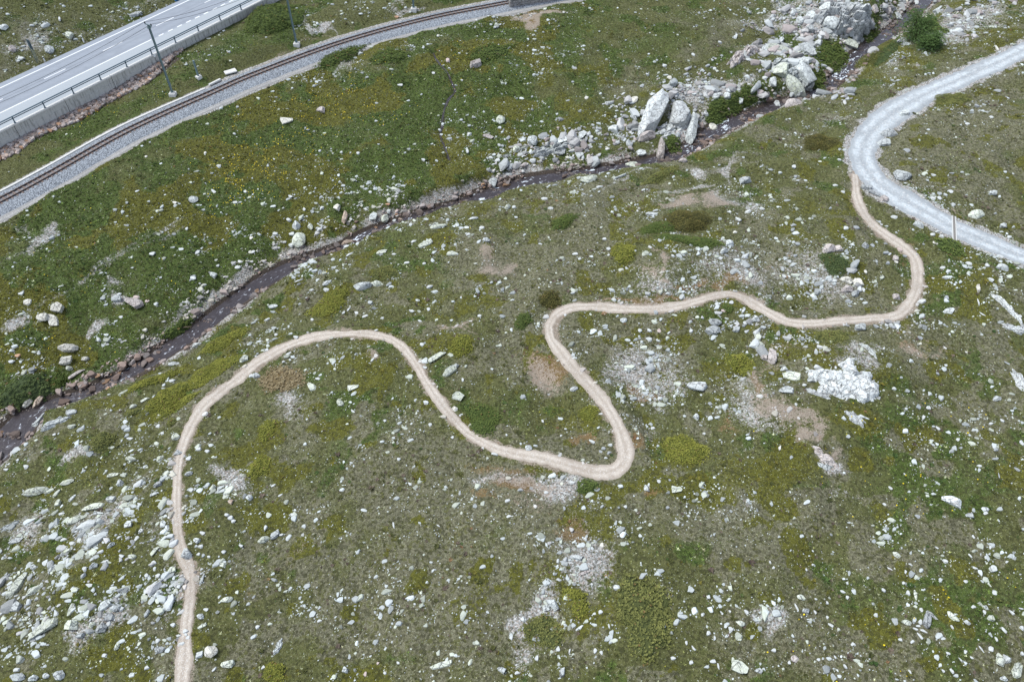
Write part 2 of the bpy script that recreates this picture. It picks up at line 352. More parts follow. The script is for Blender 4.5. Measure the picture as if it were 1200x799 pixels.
# ------------------------------------------------------------------ mesh helpers
def mesh_from(name, verts, faces=None, tris=None, quads=None, mats=(), smooth=False, attrs=None):
    me = bpy.data.meshes.new(name)
    verts = np.asarray(verts, np.float32)
    if faces is not None:
        me.from_pydata([tuple(v) for v in verts], [], faces)
    else:
        lp = []; st_ = []; n = 0
        if quads is not None and len(quads):
            q = np.asarray(quads, np.int32); lp.append(q.ravel()); st_.append(np.arange(len(q), dtype=np.int32) * 4); n = len(q) * 4
        if tris is not None and len(tris):
            t = np.asarray(tris, np.int32); lp.append(t.ravel()); st_.append(n + np.arange(len(t), dtype=np.int32) * 3)
        lp = np.concatenate(lp); st_ = np.concatenate(st_)
        me.vertices.add(len(verts)); me.vertices.foreach_set('co', verts.ravel())
        me.loops.add(len(lp)); me.loops.foreach_set('vertex_index', lp)
        me.polygons.add(len(st_)); me.polygons.foreach_set('loop_start', st_)
    for k, a in (attrs or {}).items():
        a = np.asarray(a, np.float32)
        if a.ndim == 1:
            at_ = me.attributes.new(k, 'FLOAT', 'POINT'); at_.data.foreach_set('value', a)
        else:
            if a.shape[1] == 3: a = np.column_stack([a, np.ones(len(a), np.float32)])
            at_ = me.attributes.new(k, 'FLOAT_COLOR', 'POINT'); at_.data.foreach_set('color', a.ravel())
    for mm in mats: me.materials.append(mm)
    me.update(calc_edges=True); me.validate()
    me.polygons.foreach_set('use_smooth', np.full(len(me.polygons), smooth))
    return me


def link(name, me, parent=None, loc=None):
    o = bpy.data.objects.new(name, me); COL.objects.link(o)
    if loc is not None: o.location = loc
    if parent is not None: o.parent = parent
    return o


def tag(o, label=None, cat=None, group=None, kind=None):
    if label: o['label'] = label
    if cat:
        o['category'] = cat
        if not kind: o['kind'] = 'thing'
    if group: o['group'] = group
    if kind: o['kind'] = kind
    return o


def empty(name, loc, rz=0.0):
    o = bpy.data.objects.new(name, None); COL.objects.link(o)
    o.location = loc; o.rotation_euler = (0, 0, rz); o.empty_display_size = 0.3
    return o


class MB:
    """collects bars, boxes, tubes into one mesh"""
    def __init__(s): s.v = []; s.f = []

    def add(s, vs, fs):
        n = len(s.v); s.v += [tuple(v) for v in vs]; s.f += [tuple(i + n for i in f) for f in fs]; return s

    def box(s, c, size, R=None):
        c = np.asarray(c, float); h = np.asarray(size, float) / 2
        vs = np.array([[x, y, z] for x in (-1, 1) for y in (-1, 1) for z in (-1, 1)]) * h
        if R is not None: vs = vs @ np.asarray(R).T
        return s.add(vs + c, [(0, 1, 3, 2), (4, 6, 7, 5), (0, 4, 5, 1), (2, 3, 7, 6), (0, 2, 6, 4), (1, 5, 7, 3)])

    def tube(s, pts, r, n=8, caps=True):
        pts = [np.asarray(p, float) for p in pts]
        rr = r if isinstance(r, (list, tuple, np.ndarray)) else [r] * len(pts)
        vs = []; fs = []
        for i, p in enumerate(pts):
            d = pts[min(i + 1, len(pts) - 1)] - pts[max(i - 1, 0)]
            d = d / (np.linalg.norm(d) + 1e-9)
            a = np.cross(d, [0, 0, 1.0]) if abs(d[2]) < 0.9 else np.cross(d, [1.0, 0, 0])
            a /= np.linalg.norm(a); b = np.cross(d, a)
            for k in range(n):
                t = 2 * math.pi * k / n
                vs.append(p + rr[i] * (a * math.cos(t) + b * math.sin(t)))
        for i in range(len(pts) - 1):
            for k in range(n):
                k2 = (k + 1) % n
                fs.append((i * n + k, i * n + k2, (i + 1) * n + k2, (i + 1) * n + k))
        if caps:
            fs.append(tuple(range(n))[::-1]); fs.append(tuple(range((len(pts) - 1) * n, len(pts) * n)))
        return s.add(vs, fs)

    def build(s, name, mat, parent=None, loc=None, smooth=False):
        return link(name, mesh_from(name, s.v, faces=s.f, mats=[mat], smooth=smooth), parent, loc)


def frame2(d):
    d = np.asarray(d, float)[:2]; d = d / np.linalg.norm(d)
    return np.array([[d[0], -d[1], 0], [d[1], d[0], 0], [0, 0, 1]])


# ------------------------------------------------------------------ materials
class NT:
    def __init__(s, name):
        s.m = bpy.data.materials.new(name); s.m.use_nodes = True
        s.t = s.m.node_tree; s.t.nodes.clear()
        s.out = s.t.nodes.new('ShaderNodeOutputMaterial')
        s.b = s.t.nodes.new('ShaderNodeBsdfPrincipled')
        s.t.links.new(s.b.outputs[0], s.out.inputs[0])
        s.b.inputs['Specular IOR Level'].default_value = 0.25
        g = s.t.nodes.new('ShaderNodeNewGeometry'); s.pos = g.outputs['Position']

    def set(s, inp, v):
        if isinstance(v, bpy.types.NodeSocket): s.t.links.new(v, inp)
        elif isinstance(v, (tuple, list)) and len(v) == 3 and inp.type == 'RGBA': inp.default_value = (*v, 1)
        else: inp.default_value = v

    def noise(s, scale, detail=2, rough=0.55, vec=None, col=False, dist=0.0):
        n = s.t.nodes.new('ShaderNodeTexNoise'); n.inputs['Scale'].default_value = scale
        n.inputs['Detail'].default_value = detail; n.inputs['Roughness'].default_value = rough; n.inputs['Distortion'].default_value = dist
        s.t.links.new(vec if vec is not None else s.pos, n.inputs['Vector'])
        return n.outputs['Color' if col else 0]

    def voro(s, scale, vec=None, out='Color', feat='F1', rnd=1.0):
        n = s.t.nodes.new('ShaderNodeTexVoronoi'); n.feature = feat; n.inputs['Scale'].default_value = scale
        n.inputs['Randomness'].default_value = rnd
        s.t.links.new(vec if vec is not None else s.pos, n.inputs['Vector'])
        return n.outputs[out]

    def math(s, op, a, b=0.0, c=None, clamp=False):
        n = s.t.nodes.new('ShaderNodeMath'); n.operation = op; n.use_clamp = clamp
        s.set(n.inputs[0], a); s.set(n.inputs[1], b)
        if c is not None: s.set(n.inputs[2], c)
        return n.outputs[0]

    def ss(s, a, b, x):
        n = s.t.nodes.new('ShaderNodeMapRange'); n.interpolation_type = 'SMOOTHSTEP'
        s.set(n.inputs['Value'], x); s.set(n.inputs['From Min'], a); s.set(n.inputs['From Max'], b)
        return n.outputs[0]

    def mix(s, f, a, b, mode='MIX'):
        n = s.t.nodes.new('ShaderNodeMix'); n.data_type = 'RGBA'; n.blend_type = mode
        s.set(n.inputs[0], f); s.set(n.inputs[6], a); s.set(n.inputs[7], b)
        return n.outputs[2]

    def attr(s, name):
        n = s.t.nodes.new('ShaderNodeAttribute'); n.attribute_name = name
        return n

    def sep(s, c):
        n = s.t.nodes.new('ShaderNodeSeparateColor'); s.t.links.new(c, n.inputs[0]); return n.outputs

    def bump(s, h, strength=0.5, dist=0.05):
        n = s.t.nodes.new('ShaderNodeBump'); n.inputs['Strength'].default_value = strength; n.inputs['Distance'].default_value = dist
        s.set(n.inputs['Height'], h); s.t.links.new(n.outputs[0], s.b.inputs['Normal'])

    def mapping(s, scale, rot=(0, 0, 0)):
        n = s.t.nodes.new('ShaderNodeMapping'); n.inputs['Scale'].default_value = scale; n.inputs['Rotation'].default_value = rot
        s.t.links.new(s.pos, n.inputs['Vector']); return n.outputs[0]

    def done(s, col, rough=0.9, metal=0.0):
        s.set(s.b.inputs['Base Color'], col); s.set(s.b.inputs['Roughness'], rough); s.set(s.b.inputs['Metallic'], metal)
        return s.m


def mat_ground():
    s = NT('mountain turf')
    A = s.attr('cover'); B = s.attr('cover2')
    lu, he, gr = s.sep(A.outputs['Color'])[:3]; so = A.outputs['Alpha']
    mo, we, _x = s.sep(B.outputs['Color'])[:3]
    n05 = s.noise(0.45, 4); n3 = s.noise(2.6, 4, 0.65); n8 = s.noise(8, 3, 0.65); n25 = s.noise(24, 2, 0.6)
    j = s.math('MULTIPLY_ADD', n3, 0.9, s.math('MULTIPLY_ADD', n8, 0.6, -0.75))       # ragged edges of every cover
    f = s.ss(0.34, 0.66, s.math('ADD', s.math('MULTIPLY', n8, 0.6), s.math('MULTIPLY', n25, 0.4)))
    f2 = s.ss(0.36, 0.64, n3)
    grass = s.mix(f, (0.052, 0.056, 0.019), (0.160, 0.155, 0.072))
    grass = s.mix(s.math('MULTIPLY', f2, 0.5), grass, (0.135, 0.120, 0.066))
    lushc = s.mix(f, (0.032, 0.050, 0.014), (0.104, 0.138, 0.040))
    lushc = s.mix(s.math('MULTIPLY', f2, 0.35), lushc, (0.118, 0.128, 0.042))
    heathc = s.mix(f, (0.075, 0.062, 0.052), (0.290, 0.258, 0.225))
    heathc = s.mix(s.ss(0.50, 0.60, n3), heathc, grass)
    mossc = s.mix(f, (0.062, 0.060, 0.012), (0.165, 0.150, 0.034))
    gcell = s.voro(8.0)
    gv = s.sep(gcell)[0]; gv2 = s.sep(gcell)[1]
    gravc = s.mix(s.math('POWER', gv, 1.4), (0.12, 0.115, 0.10), (0.56, 0.565, 0.55))
    gravc = s.mix(s.math('MULTIPLY', s.ss(0.6, 0.9, gv2), 0.5), gravc, (0.40, 0.31, 0.25))
    soilc = s.mix(f, (0.19, 0.150, 0.115), (0.40, 0.34, 0.28))
    soilc = s.mix(s.math('MULTIPLY', s.ss(0.55, 0.75, n3), 0.55), soilc, (0.23, 0.125, 0.06))
    wet_shadec = s.mix(f, (0.022, 0.018, 0.014), (0.11, 0.085, 0.068))  # wet stream and rivulet ground, also the painted shade between riprap stones
    def m_(mask, lo=0.34, hi=0.62, amt=1.0): return s.ss(lo, hi, s.math('MULTIPLY_ADD', j, amt, mask))
    c = s.mix(m_(lu, 0.2, 0.7, 0.7), grass, lushc)
    c = s.mix(s.math('MULTIPLY', m_(he, 0.3, 0.65), 0.85), c, heathc)
    c = s.mix(m_(mo, 0.38, 0.6), c, mossc)
    # pale specks: lichen, dry stalks, pebbles
    sp = s.voro(11.0); spr = s.sep(sp)
    spd = s.voro(11.0, out='Distance')
    spk = s.math('MULTIPLY', s.ss(0.80, 0.90, s.math('ADD', spr[0], s.math('MULTIPLY_ADD', n05, 0.5, s.math('MULTIPLY_ADD', gr, 0.25, -0.28)))), s.ss(0.42, 0.22, spd))
    c = s.mix(s.math('MULTIPLY', spk, 0.8), c, s.mix(spr[1], (0.24, 0.24, 0.20), (0.47, 0.48, 0.45)))
    sq = s.voro(4.6); sqr = s.sep(sq); sqd = s.voro(4.6, out='Distance')
    sk2 = s.math('MULTIPLY', s.ss(0.74, 0.86, s.math('ADD', sqr[0], s.math('MULTIPLY_ADD', n3, 0.5, s.math('MULTIPLY_ADD', gr, 0.3, s.math('MULTIPLY_ADD', he, 0.12, -0.34))))), s.ss(0.40, 0.20, s.math('MULTIPLY_ADD', n25, 0.25, sqd)))
    c = s.mix(s.math('MULTIPLY', sk2, 0.75), c, s.mix(sqr[1], (0.28, 0.27, 0.22), (0.50, 0.515, 0.49)))
    dkc = s.math('MULTIPLY', s.ss(0.54, 0.66, s.math('MULTIPLY_ADD', n8, 0.55, s.math('MULTIPLY', sqr[2], 0.45))), 0.7)
    c = s.mix(dkc, c, (0.040, 0.038, 0.018))
    rust = s.mix(f, (0.12, 0.062, 0.030), (0.30, 0.19, 0.115))
    c = s.mix(s.math('MULTIPLY', m_(_x, 0.42, 0.70, 1.4), 0.85), c, rust)
    c = s.mix(1.0, c, (0.87, 0.94, 0.72), 'MULTIPLY')
    c = s.mix(m_(gr, 0.40, 0.74, 1.35), c, gravc)
    c = s.mix(s.math('MULTIPLY', m_(so, 0.40, 0.78, 1.5), 0.9), c, soilc)
    c = s.mix(m_(we, 0.4, 0.6, 0.5), c, wet_shadec)
    s.bump(s.math('ADD', s.math('MULTIPLY', n8, 0.7), s.math('MULTIPLY', n25, 0.4)), 0.9, 0.16)
    return s.done(c, 0.95)


def mat_attr(name, rough=0.9, var=0.35, scale=20, bumps=0.0, spec=0.2):
    s = NT(name)
    c = s.attr('Col').outputs['Color']
    n = s.noise(scale, 3)
    c = s.mix(1.0, c, s.mix(n, (1 - var,) * 3, (1 + var,) * 3), 'MULTIPLY')
    if bumps: s.bump(n, bumps, 0.03)
    s.b.inputs['Specular IOR Level'].default_value = spec
    return s.done(c, rough)


def mat_rock(name, a, b, spot, spot_amt=0.3, dark=(0.13, 0.13, 0.13), strata=0.0):
    s = NT(name)
    oi = s.t.nodes.new('ShaderNodeObjectInfo')
    tc = s.t.nodes.new('ShaderNodeTexCoord')
    n1 = s.noise(1.6, 4, 0.65); n2 = s.noise(6, 4, 0.7); n3 = s.noise(22, 2, 0.6)
    c = s.mix(s.ss(0.34, 0.66, n2), b, a)
    c = s.mix(s.math('MULTIPLY', s.ss(0.54, 0.70, n1), 0.75), c, dark)
    c = s.mix(s.math('MULTIPLY', s.ss(0.60 - 0.15 * spot_amt, 0.72, s.noise(3.1, 4, 0.7)), 0.8), c, spot)
    v = s.voro(7, out='Distance'); 
    c = s.mix(s.math('MULTIPLY', s.ss(0.15, 0.05, v), 0.5), c, (0.12, 0.125, 0.11))
    if strata:
        vec = s.mapping((0.7, 0.7, 5.0), (0.35, 0.3, 0.5))
        st_ = s.noise(1.2, 4, 0.7, vec)
        c = s.mix(s.math('MULTIPLY', s.ss(0.52, 0.66, st_), strata), c, dark)
        h = s.math('ADD', n2, s.math('MULTIPLY', st_, 0.9))
    else: h = n2
    wv = s.t.nodes.new('ShaderNodeVectorMath'); wv.operation = 'ADD'; s.set(wv.inputs[0], s.pos)
    wn = s.t.nodes.new('ShaderNodeVectorMath'); wn.operation = 'SCALE'; s.set(wn.inputs[0], s.noise(1.5, 3, col=True)); wn.inputs['Scale'].default_value = 0.8; s.set(wv.inputs[1], wn.outputs[0])
    ck = s.ss(0.045, 0.0, s.voro(1.5, vec=wv.outputs[0], out='Distance', feat='DISTANCE_TO_EDGE'))
    c = s.mix(s.math('MULTIPLY', ck, 0.75), c, tuple(x * 0.5 for x in dark)); h = s.math('SUBTRACT', h, s.math('MULTIPLY', ck, 0.8))
    c = s.mix(1.0, c, s.mix(oi.outputs['Random'], (0.82, 0.82, 0.82), (1.15, 1.15, 1.14)), 'MULTIPLY')
    c = s.mix(1.0, c, s.mix(n3, (0.78,) * 3, (1.2,) * 3), 'MULTIPLY')
    s.bump(s.math('ADD', h, s.math('MULTIPLY', n3, 0.4)), 0.8, 0.12)
    return s.done(c, 0.9)


ROCKM = {
    'g': mat_rock('pale grey gneiss', (0.62, 0.65, 0.635), (0.47, 0.495, 0.485), (0.52, 0.54, 0.47), 0.2, (0.27, 0.275, 0.275)),
    'l': mat_rock('lichen covered gneiss', (0.63, 0.655, 0.575), (0.48, 0.505, 0.44), (0.55, 0.58, 0.38), 0.9, (0.27, 0.285, 0.25)),
    'p': mat_rock('pinkish gneiss', (0.56, 0.515, 0.485), (0.43, 0.375, 0.35), (0.55, 0.53, 0.51), 0.5, (0.27, 0.21, 0.185)),
    'o': mat_rock('iron stained rock', (0.50, 0.41, 0.335), (0.38, 0.285, 0.215), (0.48, 0.43, 0.37), 0.6, (0.24, 0.16, 0.115)),
    'd': mat_rock('grey rock', (0.47, 0.49, 0.485), (0.33, 0.345, 0.345), (0.50, 0.52, 0.47), 0.5, (0.19, 0.195, 0.20)),
    'w': mat_rock('cream white rock', (0.69, 0.67, 0.60), (0.56, 0.54, 0.47), (0.62, 0.60, 0.50), 0.3, (0.40, 0.37, 0.31)),
    'h': mat_rock('banded outcrop rock', (0.70, 0.725, 0.715), (0.55, 0.575, 0.57), (0.52, 0.44, 0.38), 0.25, (0.31, 0.305, 0.305), 0.6),
    'k': mat_rock('pink banded outcrop rock', (0.59, 0.55, 0.525), (0.46, 0.42, 0.40), (0.56, 0.41, 0.34), 0.6, (0.28, 0.23, 0.205), 0.5),
}


def mat_gravel(name, a, b, track_bright, cell=12.0, streak=0.35):
    s = NT(name)
    ac = s.attr('across').outputs['Fac']; al = s.attr('along').outputs['Fac']
    cb = s.t.nodes.new('ShaderNodeCombineXYZ')
    s.set(cb.inputs[0], s.math('MULTIPLY', ac, 3.5)); s.set(cb.inputs[1], s.math('MULTIPLY', al, 0.35))
    sn = s.noise(1.5, 4, 0.65, cb.outputs[0])
    n1 = s.noise(1.2, 3); n2 = s.noise(9, 3, 0.7)
    cell_ = s.sep(s.voro(cell))
    c = s.mix(s.ss(0.3, 0.7, s.math('ADD', s.math('MULTIPLY', n2, 0.5), s.math('MULTIPLY', cell_[0], 0.5))), b, a)
    c = s.mix(s.math('MULTIPLY', s.ss(0.35, 0.7, sn), streak), c, track_bright)
    mid = s.math('MULTIPLY', s.ss(0.26, 0.05, s.math('MULTIPLY_ADD', s.math('SUBTRACT', n2, 0.5), 0.25, s.math('ABSOLUTE', ac))), 0.5)
    c = s.mix(mid, c, tuple(x * 0.85 for x in b))
    tr = s.ss(0.32, 0.08, s.math('ABSOLUTE', s.math('SUBTRACT', s.math('ABSOLUTE', ac), 0.45)))
    c = s.mix(s.math('MULTIPLY', tr, 0.30), c, track_bright)
    c = s.mix(s.math('MULTIPLY', s.ss(0.48, 0.66, n1), 0.65), c, b)
    n0 = s.noise(0.22, 3); c = s.mix(s.math('MULTIPLY', s.ss(0.5, 0.64, n0), 0.45), c, tuple(x * 0.82 for x in b))
    pbl = s.math('MULTIPLY', s.ss(0.86, 0.93, cell_[2]), 0.6); c = s.mix(pbl, c, (0.58, 0.56, 0.53))
    c = s.mix(s.math('MULTIPLY', s.ss(0.52, 0.66, s.noise(3.5, 3, 0.7)), 0.35), c, tuple(x * 0.75 for x in b))
    c = s.mix(s.math('MULTIPLY', s.ss(0.62, 1.0, s.math('MULTIPLY_ADD', n2, 0.3, s.math('ABSOLUTE', ac))), 0.7), c, tuple(x * 0.85 for x in b))
    s.bump(s.math('ADD', n2, s.math('MULTIPLY', cell_[1], 0.5)), 0.5, 0.05)
    return s.done(c, 0.95)


def mat_asphalt():
    s = NT('grey asphalt')
    n = s.noise(40, 2); n1 = s.noise(0.5, 3)
    vec = s.mapping((0.15, 2.0, 1), (0, 0, -math.atan2(wdir[1], wdir[0])))
    st_ = s.noise(0.8, 3, 0.6, vec)
    ac = s.attr('across').outputs['Fac']
    c = s.mix(n, (0.225, 0.248, 0.285), (0.285, 0.312, 0.352))
    c = s.mix(s.math('MULTIPLY', s.ss(0.4, 0.7, st_), 0.3), c, (0.33, 0.355, 0.39))
    c = s.mix(s.math('MULTIPLY', s.ss(0.5, 0.7, n1), 0.25), c, (0.19, 0.208, 0.235))
    c = s.mix(s.ss(0.0, 0.01, ac), s.mix(s.noise(30, 2), (0.31, 0.335, 0.36), (0.37, 0.40, 0.42)), c)
    for wp in (0.12, 0.36, 0.64, 0.88):
        c = s.mix(s.math('MULTIPLY', s.ss(0.07, 0.0, s.math('ABSOLUTE', s.math('SUBTRACT', ac, wp))), s.math('MULTIPLY', st_, 0.45)), c, (0.17, 0.185, 0.21))
    seam = s.math('MULTIPLY', s.ss(0.010, 0.004, s.math('ABSOLUTE', s.math('SUBTRACT', ac, 0.5))), 0.6)
    c = s.mix(seam, c, (0.07, 0.07, 0.075))
    s.bump(n, 0.2, 0.01)
    return s.done(c, 0.8)


def mat_plain(name, col, rough=0.6, metal=0.0, var=0.25, scale=3.0):
    s = NT(name)
    n = s.noise(scale, 4, 0.65)
    c = s.mix(n, tuple(x * (1 - var) for x in col), tuple(min(1, x * (1 + var)) for x in col))
    return s.done(c, rough, metal)


def mat_concrete():
    s = NT('weathered concrete')
    vec = s.mapping((3, 3, 0.35))
    st_ = s.noise(1.2, 4, 0.65, vec); n = s.noise(0.8, 4, 0.6); n2 = s.noise(14, 3)
    c = s.mix(n2, (0.40, 0.40, 0.375), (0.50, 0.495, 0.47))
    c = s.mix(s.math('MULTIPLY', s.ss(0.48, 0.66, st_), 0.75), c, (0.20, 0.195, 0.18))
    c = s.mix(s.math('MULTIPLY', s.ss(0.55, 0.7, n), 0.4), c, (0.45, 0.44, 0.41))
    s.bump(n2, 0.3, 0.02)
    return s.done(c, 0.9)


def mat_ballast():
    s = NT('blue grey ballast')
    v = s.voro(8.5); d = s.voro(8.5, out='Distance')
    cc = s.sep(v)
    c = s.mix(cc[0], (0.15, 0.165, 0.19), (0.42, 0.455, 0.49))
    c = s.mix(s.ss(0.5, 0.75, d), c, (0.08, 0.085, 0.09))
    ac = s.math('ABSOLUTE', s.attr('across').outputs['Fac'])
    rust = s.math('MULTIPLY', s.ss(0.22, 0.10, ac), 0.35)
    c = s.mix(rust, c, s.mix(cc[1], (0.17, 0.115, 0.09), (0.30, 0.23, 0.20)))
    s.bump(s.math('SUBTRACT', 1.0, d), 0.9, 0.08)
    return s.done(c, 0.9)


def mat_water():
    s = NT('stream water')
    fo = s.attr('foam').outputs['Fac']
    vec = s.pos
    cb = s.t.nodes.new('ShaderNodeCombineXYZ'); s.set(cb.inputs[0], s.math('MULTIPLY', s.attr('across').outputs['Fac'], 2.6)); s.set(cb.inputs[1], s.math('MULTIPLY', s.attr('along').outputs['Fac'], 0.55))
    n = s.noise(1.7, 4, 0.62, vec=cb.outputs[0], dist=1.2); n2 = s.noise(1.1, 3, 0.6)
    c = s.mix(n2, (0.022, 0.018, 0.020), (0.062, 0.052, 0.054))
    c = s.mix(s.math('MULTIPLY', s.ss(0.54, 0.66, n), 0.5), c, (0.17, 0.165, 0.19))
    fm = s.ss(0.62, 0.70, s.math('ADD', n, s.math('MULTIPLY_ADD', fo, 0.12, -0.015)))
    c = s.mix(fm, c, (0.66, 0.72, 0.78))
    s.bump(n, 0.35, 0.10)
    s.b.inputs['Specular IOR Level'].default_value = 0.35
    return s.done(c, s.math('MULTIPLY_ADD', fm, 0.5, 0.2))


M = dict(
    ground=mat_ground(), stones=mat_attr('loose stone', 0.9, 0.3, 9, 0.5), tuft=mat_attr('grass blades', 0.85, 0.25, 6), leaf=mat_attr('juniper leaves', 0.8, 0.25, 5),
    flower=mat_attr('flower petals', 0.7, 0.1, 5),
    trail=mat_gravel('pinkish trodden dirt', (0.49, 0.435, 0.37), (0.375, 0.32, 0.265), (0.57, 0.52, 0.455), 14, 0.25),
    track=mat_gravel('white crushed gravel', (0.44, 0.475, 0.495), (0.30, 0.32, 0.335), (0.58, 0.63, 0.65), 7, 0.5),
    cess=mat_gravel('compacted grey grit', (0.34, 0.335, 0.32), (0.25, 0.245, 0.235), (0.38, 0.37, 0.36), 14, 0.2),
    asphalt=mat_asphalt(), paint=mat_plain('white road paint', (0.74, 0.75, 0.75), 0.6, 0, 0.12, 6),
    concrete=mat_concrete(), pale_concrete=mat_plain('pale concrete', (0.58, 0.57, 0.54), 0.85, 0, 0.18, 4), ballast=mat_ballast(),
    steel=mat_plain('green grey galvanised steel', (0.16, 0.22, 0.23), 0.5, 0.3, 0.25, 3), rail_steel=mat_plain('rusty rail steel', (0.085, 0.062, 0.054), 0.55, 0.3, 0.3, 5),
    guard=mat_plain('blue grey painted steel', (0.075, 0.115, 0.145), 0.5, 0.3, 0.25, 3), sleeper=mat_plain('weathered sleeper steel', (0.19, 0.145, 0.125), 0.8, 0, 0.3, 4),
    wire=mat_plain('dark wire', (0.03, 0.032, 0.035), 0.5, 0.5, 0.1), sign_back=mat_plain('dark blue grey sheet metal', (0.055, 0.085, 0.11), 0.5, 0.3, 0.2),
    white=mat_plain('white plastic', (0.78, 0.79, 0.78), 0.5, 0, 0.06), black=mat_plain('black plastic', (0.03, 0.03, 0.03), 0.5), bluep=mat_plain('blue plastic', (0.05, 0.16, 0.34), 0.5),
    water=mat_water(), wood=mat_plain('weathered pale wood', (0.52, 0.52, 0.50), 0.9, 0, 0.3, 8), masonry=mat_rock('rough wall stone', (0.44, 0.43, 0.42), (0.31, 0.30, 0.29), (0.36, 0.27, 0.21), 0.5, (0.18, 0.17, 0.16)),
    mortar=mat_plain('dark mortar', (0.20, 0.19, 0.175), 0.95), bark=mat_plain('brown bark', (0.12, 0.09, 0.065), 0.9, 0, 0.3, 10),
)

# ------------------------------------------------------------------ the ground sheet
nx, ny = X.shape
idx = np.arange(nx * ny).reshape(nx, ny)
quads = np.stack([idx[:-1, :-1], idx[1:, :-1], idx[1:, 1:], idx[:-1, 1:]], -1).reshape(-1, 4)
gme = mesh_from('ground', np.column_stack([X.ravel(), Y.ravel(), Z.ravel()]), quads=quads, mats=[M['ground']], smooth=True,
                attrs={'cover': np.column_stack([lush.ravel(), heath.ravel(), grav.ravel(), np.clip(soil, 0, 1.2).ravel()]),
                       'cover2': np.column_stack([moss.ravel(), wet_shade.ravel(), rustm.ravel(), np.ones(nx * ny)])})
tag(link('ground', gme), kind='structure')


def interp_grid(Q, x, y):
    return Ground(Q).h(x, y)


# ------------------------------------------------------------------ ribbons: trail, gravel track, stream
def ribbon(name, line, mat, n=12, lift=0.02, jag=0.18, seed=0, follow=True, extra=None, edge_drop=0.05, offs=None):
    t = np.gradient(line[:, :2], axis=0); t /= np.linalg.norm(t, axis=1)[:, None] + 1e-9
    nor = np.column_stack([-t[:, 1], t[:, 0]])
    L = np.concatenate([[0], np.cumsum(np.linalg.norm(np.diff(line[:, :2], axis=0), axis=1))])
    hw = line[:, 3]
    jl = 1 + jag * ((fbm(L, L * 0 + 3.3, 3.2, 5, seed + 1) - 0.5) * 2.6)
    jr = 1 + jag * ((fbm(L, L * 0 + 9.3, 3.2, 5, seed + 7) - 0.5) * 2.6)
    jl = jl + jag * 0.5 * (vnoise(L / .38, L * 0, seed + 11) - .5) + jag * .5 * (vnoise(L / .9, L * 0 + 5, seed + 13) - .5)
    jr = jr + jag * 0.5 * (vnoise(L / .38, L * 0 + 8, seed + 12) - .5) + jag * .5 * (vnoise(L / .9, L * 0 + 2, seed + 14) - .5)
    a = np.linspace(-1, 1, n + 1)
    sc = np.where(a[None, :] < 0, jr[:, None], jl[:, None])
    off = a[None, :] * hw[:, None] * sc
    P = line[:, None, :2] + nor[:, None, :] * off[..., None]
    if follow: z = G.h(P[..., 0], P[..., 1]) + lift
    else: z = np.repeat(line[:, 2:3], n + 1, 1) + lift
    z = z - edge_drop * (np.abs(a)[None, :] > 0.99)
    v = np.concatenate([P, z[..., None]], -1).reshape(-1, 3)
    k = np.arange(len(v)).reshape(len(line), n + 1)
    q = np.stack([k[:-1, :-1], k[1:, :-1], k[1:, 1:], k[:-1, 1:]], -1).reshape(-1, 4)
    at_ = {'across': np.tile(a, len(line)), 'along': np.repeat(L, n + 1)}
    if extra is not None: at_.update({kk: np.repeat(vv, n + 1) for kk, vv in extra.items()})
    me = mesh_from(name, v, quads=q, mats=[mat], smooth=True, attrs=at_)
    o = link(name, me)
    return tag(o, kind='structure')


tl = smooth_line(trail_line[::3], 0.16)
ribbon('footpath', tl, M['trail'], 12, 0.03, 0.42, 200)
tl2 = smooth_line(track_line[::3], 0.2)
ribbon('gravel_road', tl2, M['track'], 14, 0.035, 0.20, 300)
sl2 = smooth_line(np.column_stack([stream_w, stream_hw]), 0.3)
sl2[:, 3] = sl2[:, 3] * 1.25 + 0.35
su, sv, _ = project(*sl2[:, :3].T)
foam = np.zeros(len(sl2))
for fx, fy, fr, fa in ((425, 283, 18, 1), (46, 480, 9, .9), (815, 178, 16, .9), (852, 150, 12, 1), (985, 86, 14, 1.1), (1000, 72, 14, .8), (955, 114, 10, .8), (620, 218, 20, .6), (555, 236, 14, .6), (235, 386, 14, .4), (135, 446, 14, .4), (700, 201, 20, .3)):
    foam = np.maximum(foam, fa * np.exp(-((su - fx) ** 2 + (sv - fy) ** 2) / fr ** 2))
ribbon('stream_water', sl2, M['water'], 12, -0.06, 0.12, 400, follow=False, extra={'foam': foam}, edge_drop=0.0)
rl = np.column_stack([riv_line[:, :3], 0.09 + 0.10 * vnoise(np.arange(len(riv_line)) * 0.35, np.zeros(len(riv_line)), 3)])
ribbon('rivulet_water', rl, M['water'], 4, 0.05, 0.3, 500, extra={'foam': np.zeros(len(rl))}, edge_drop=0.0)

# ------------------------------------------------------------------ road, markings, retaining wall, guard rail
def wpt(s, n, z): return np.array([worg[0] + wdir[0] * s + wnor[0] * n, worg[1] + wdir[1] * s + wnor[1] * n, z])
def wco(px, py, z):
    p = at_z(np.array([px]), np.array([py]), z)[0][:2] - worg
    return float(p @ wdir), float(p @ wnor)


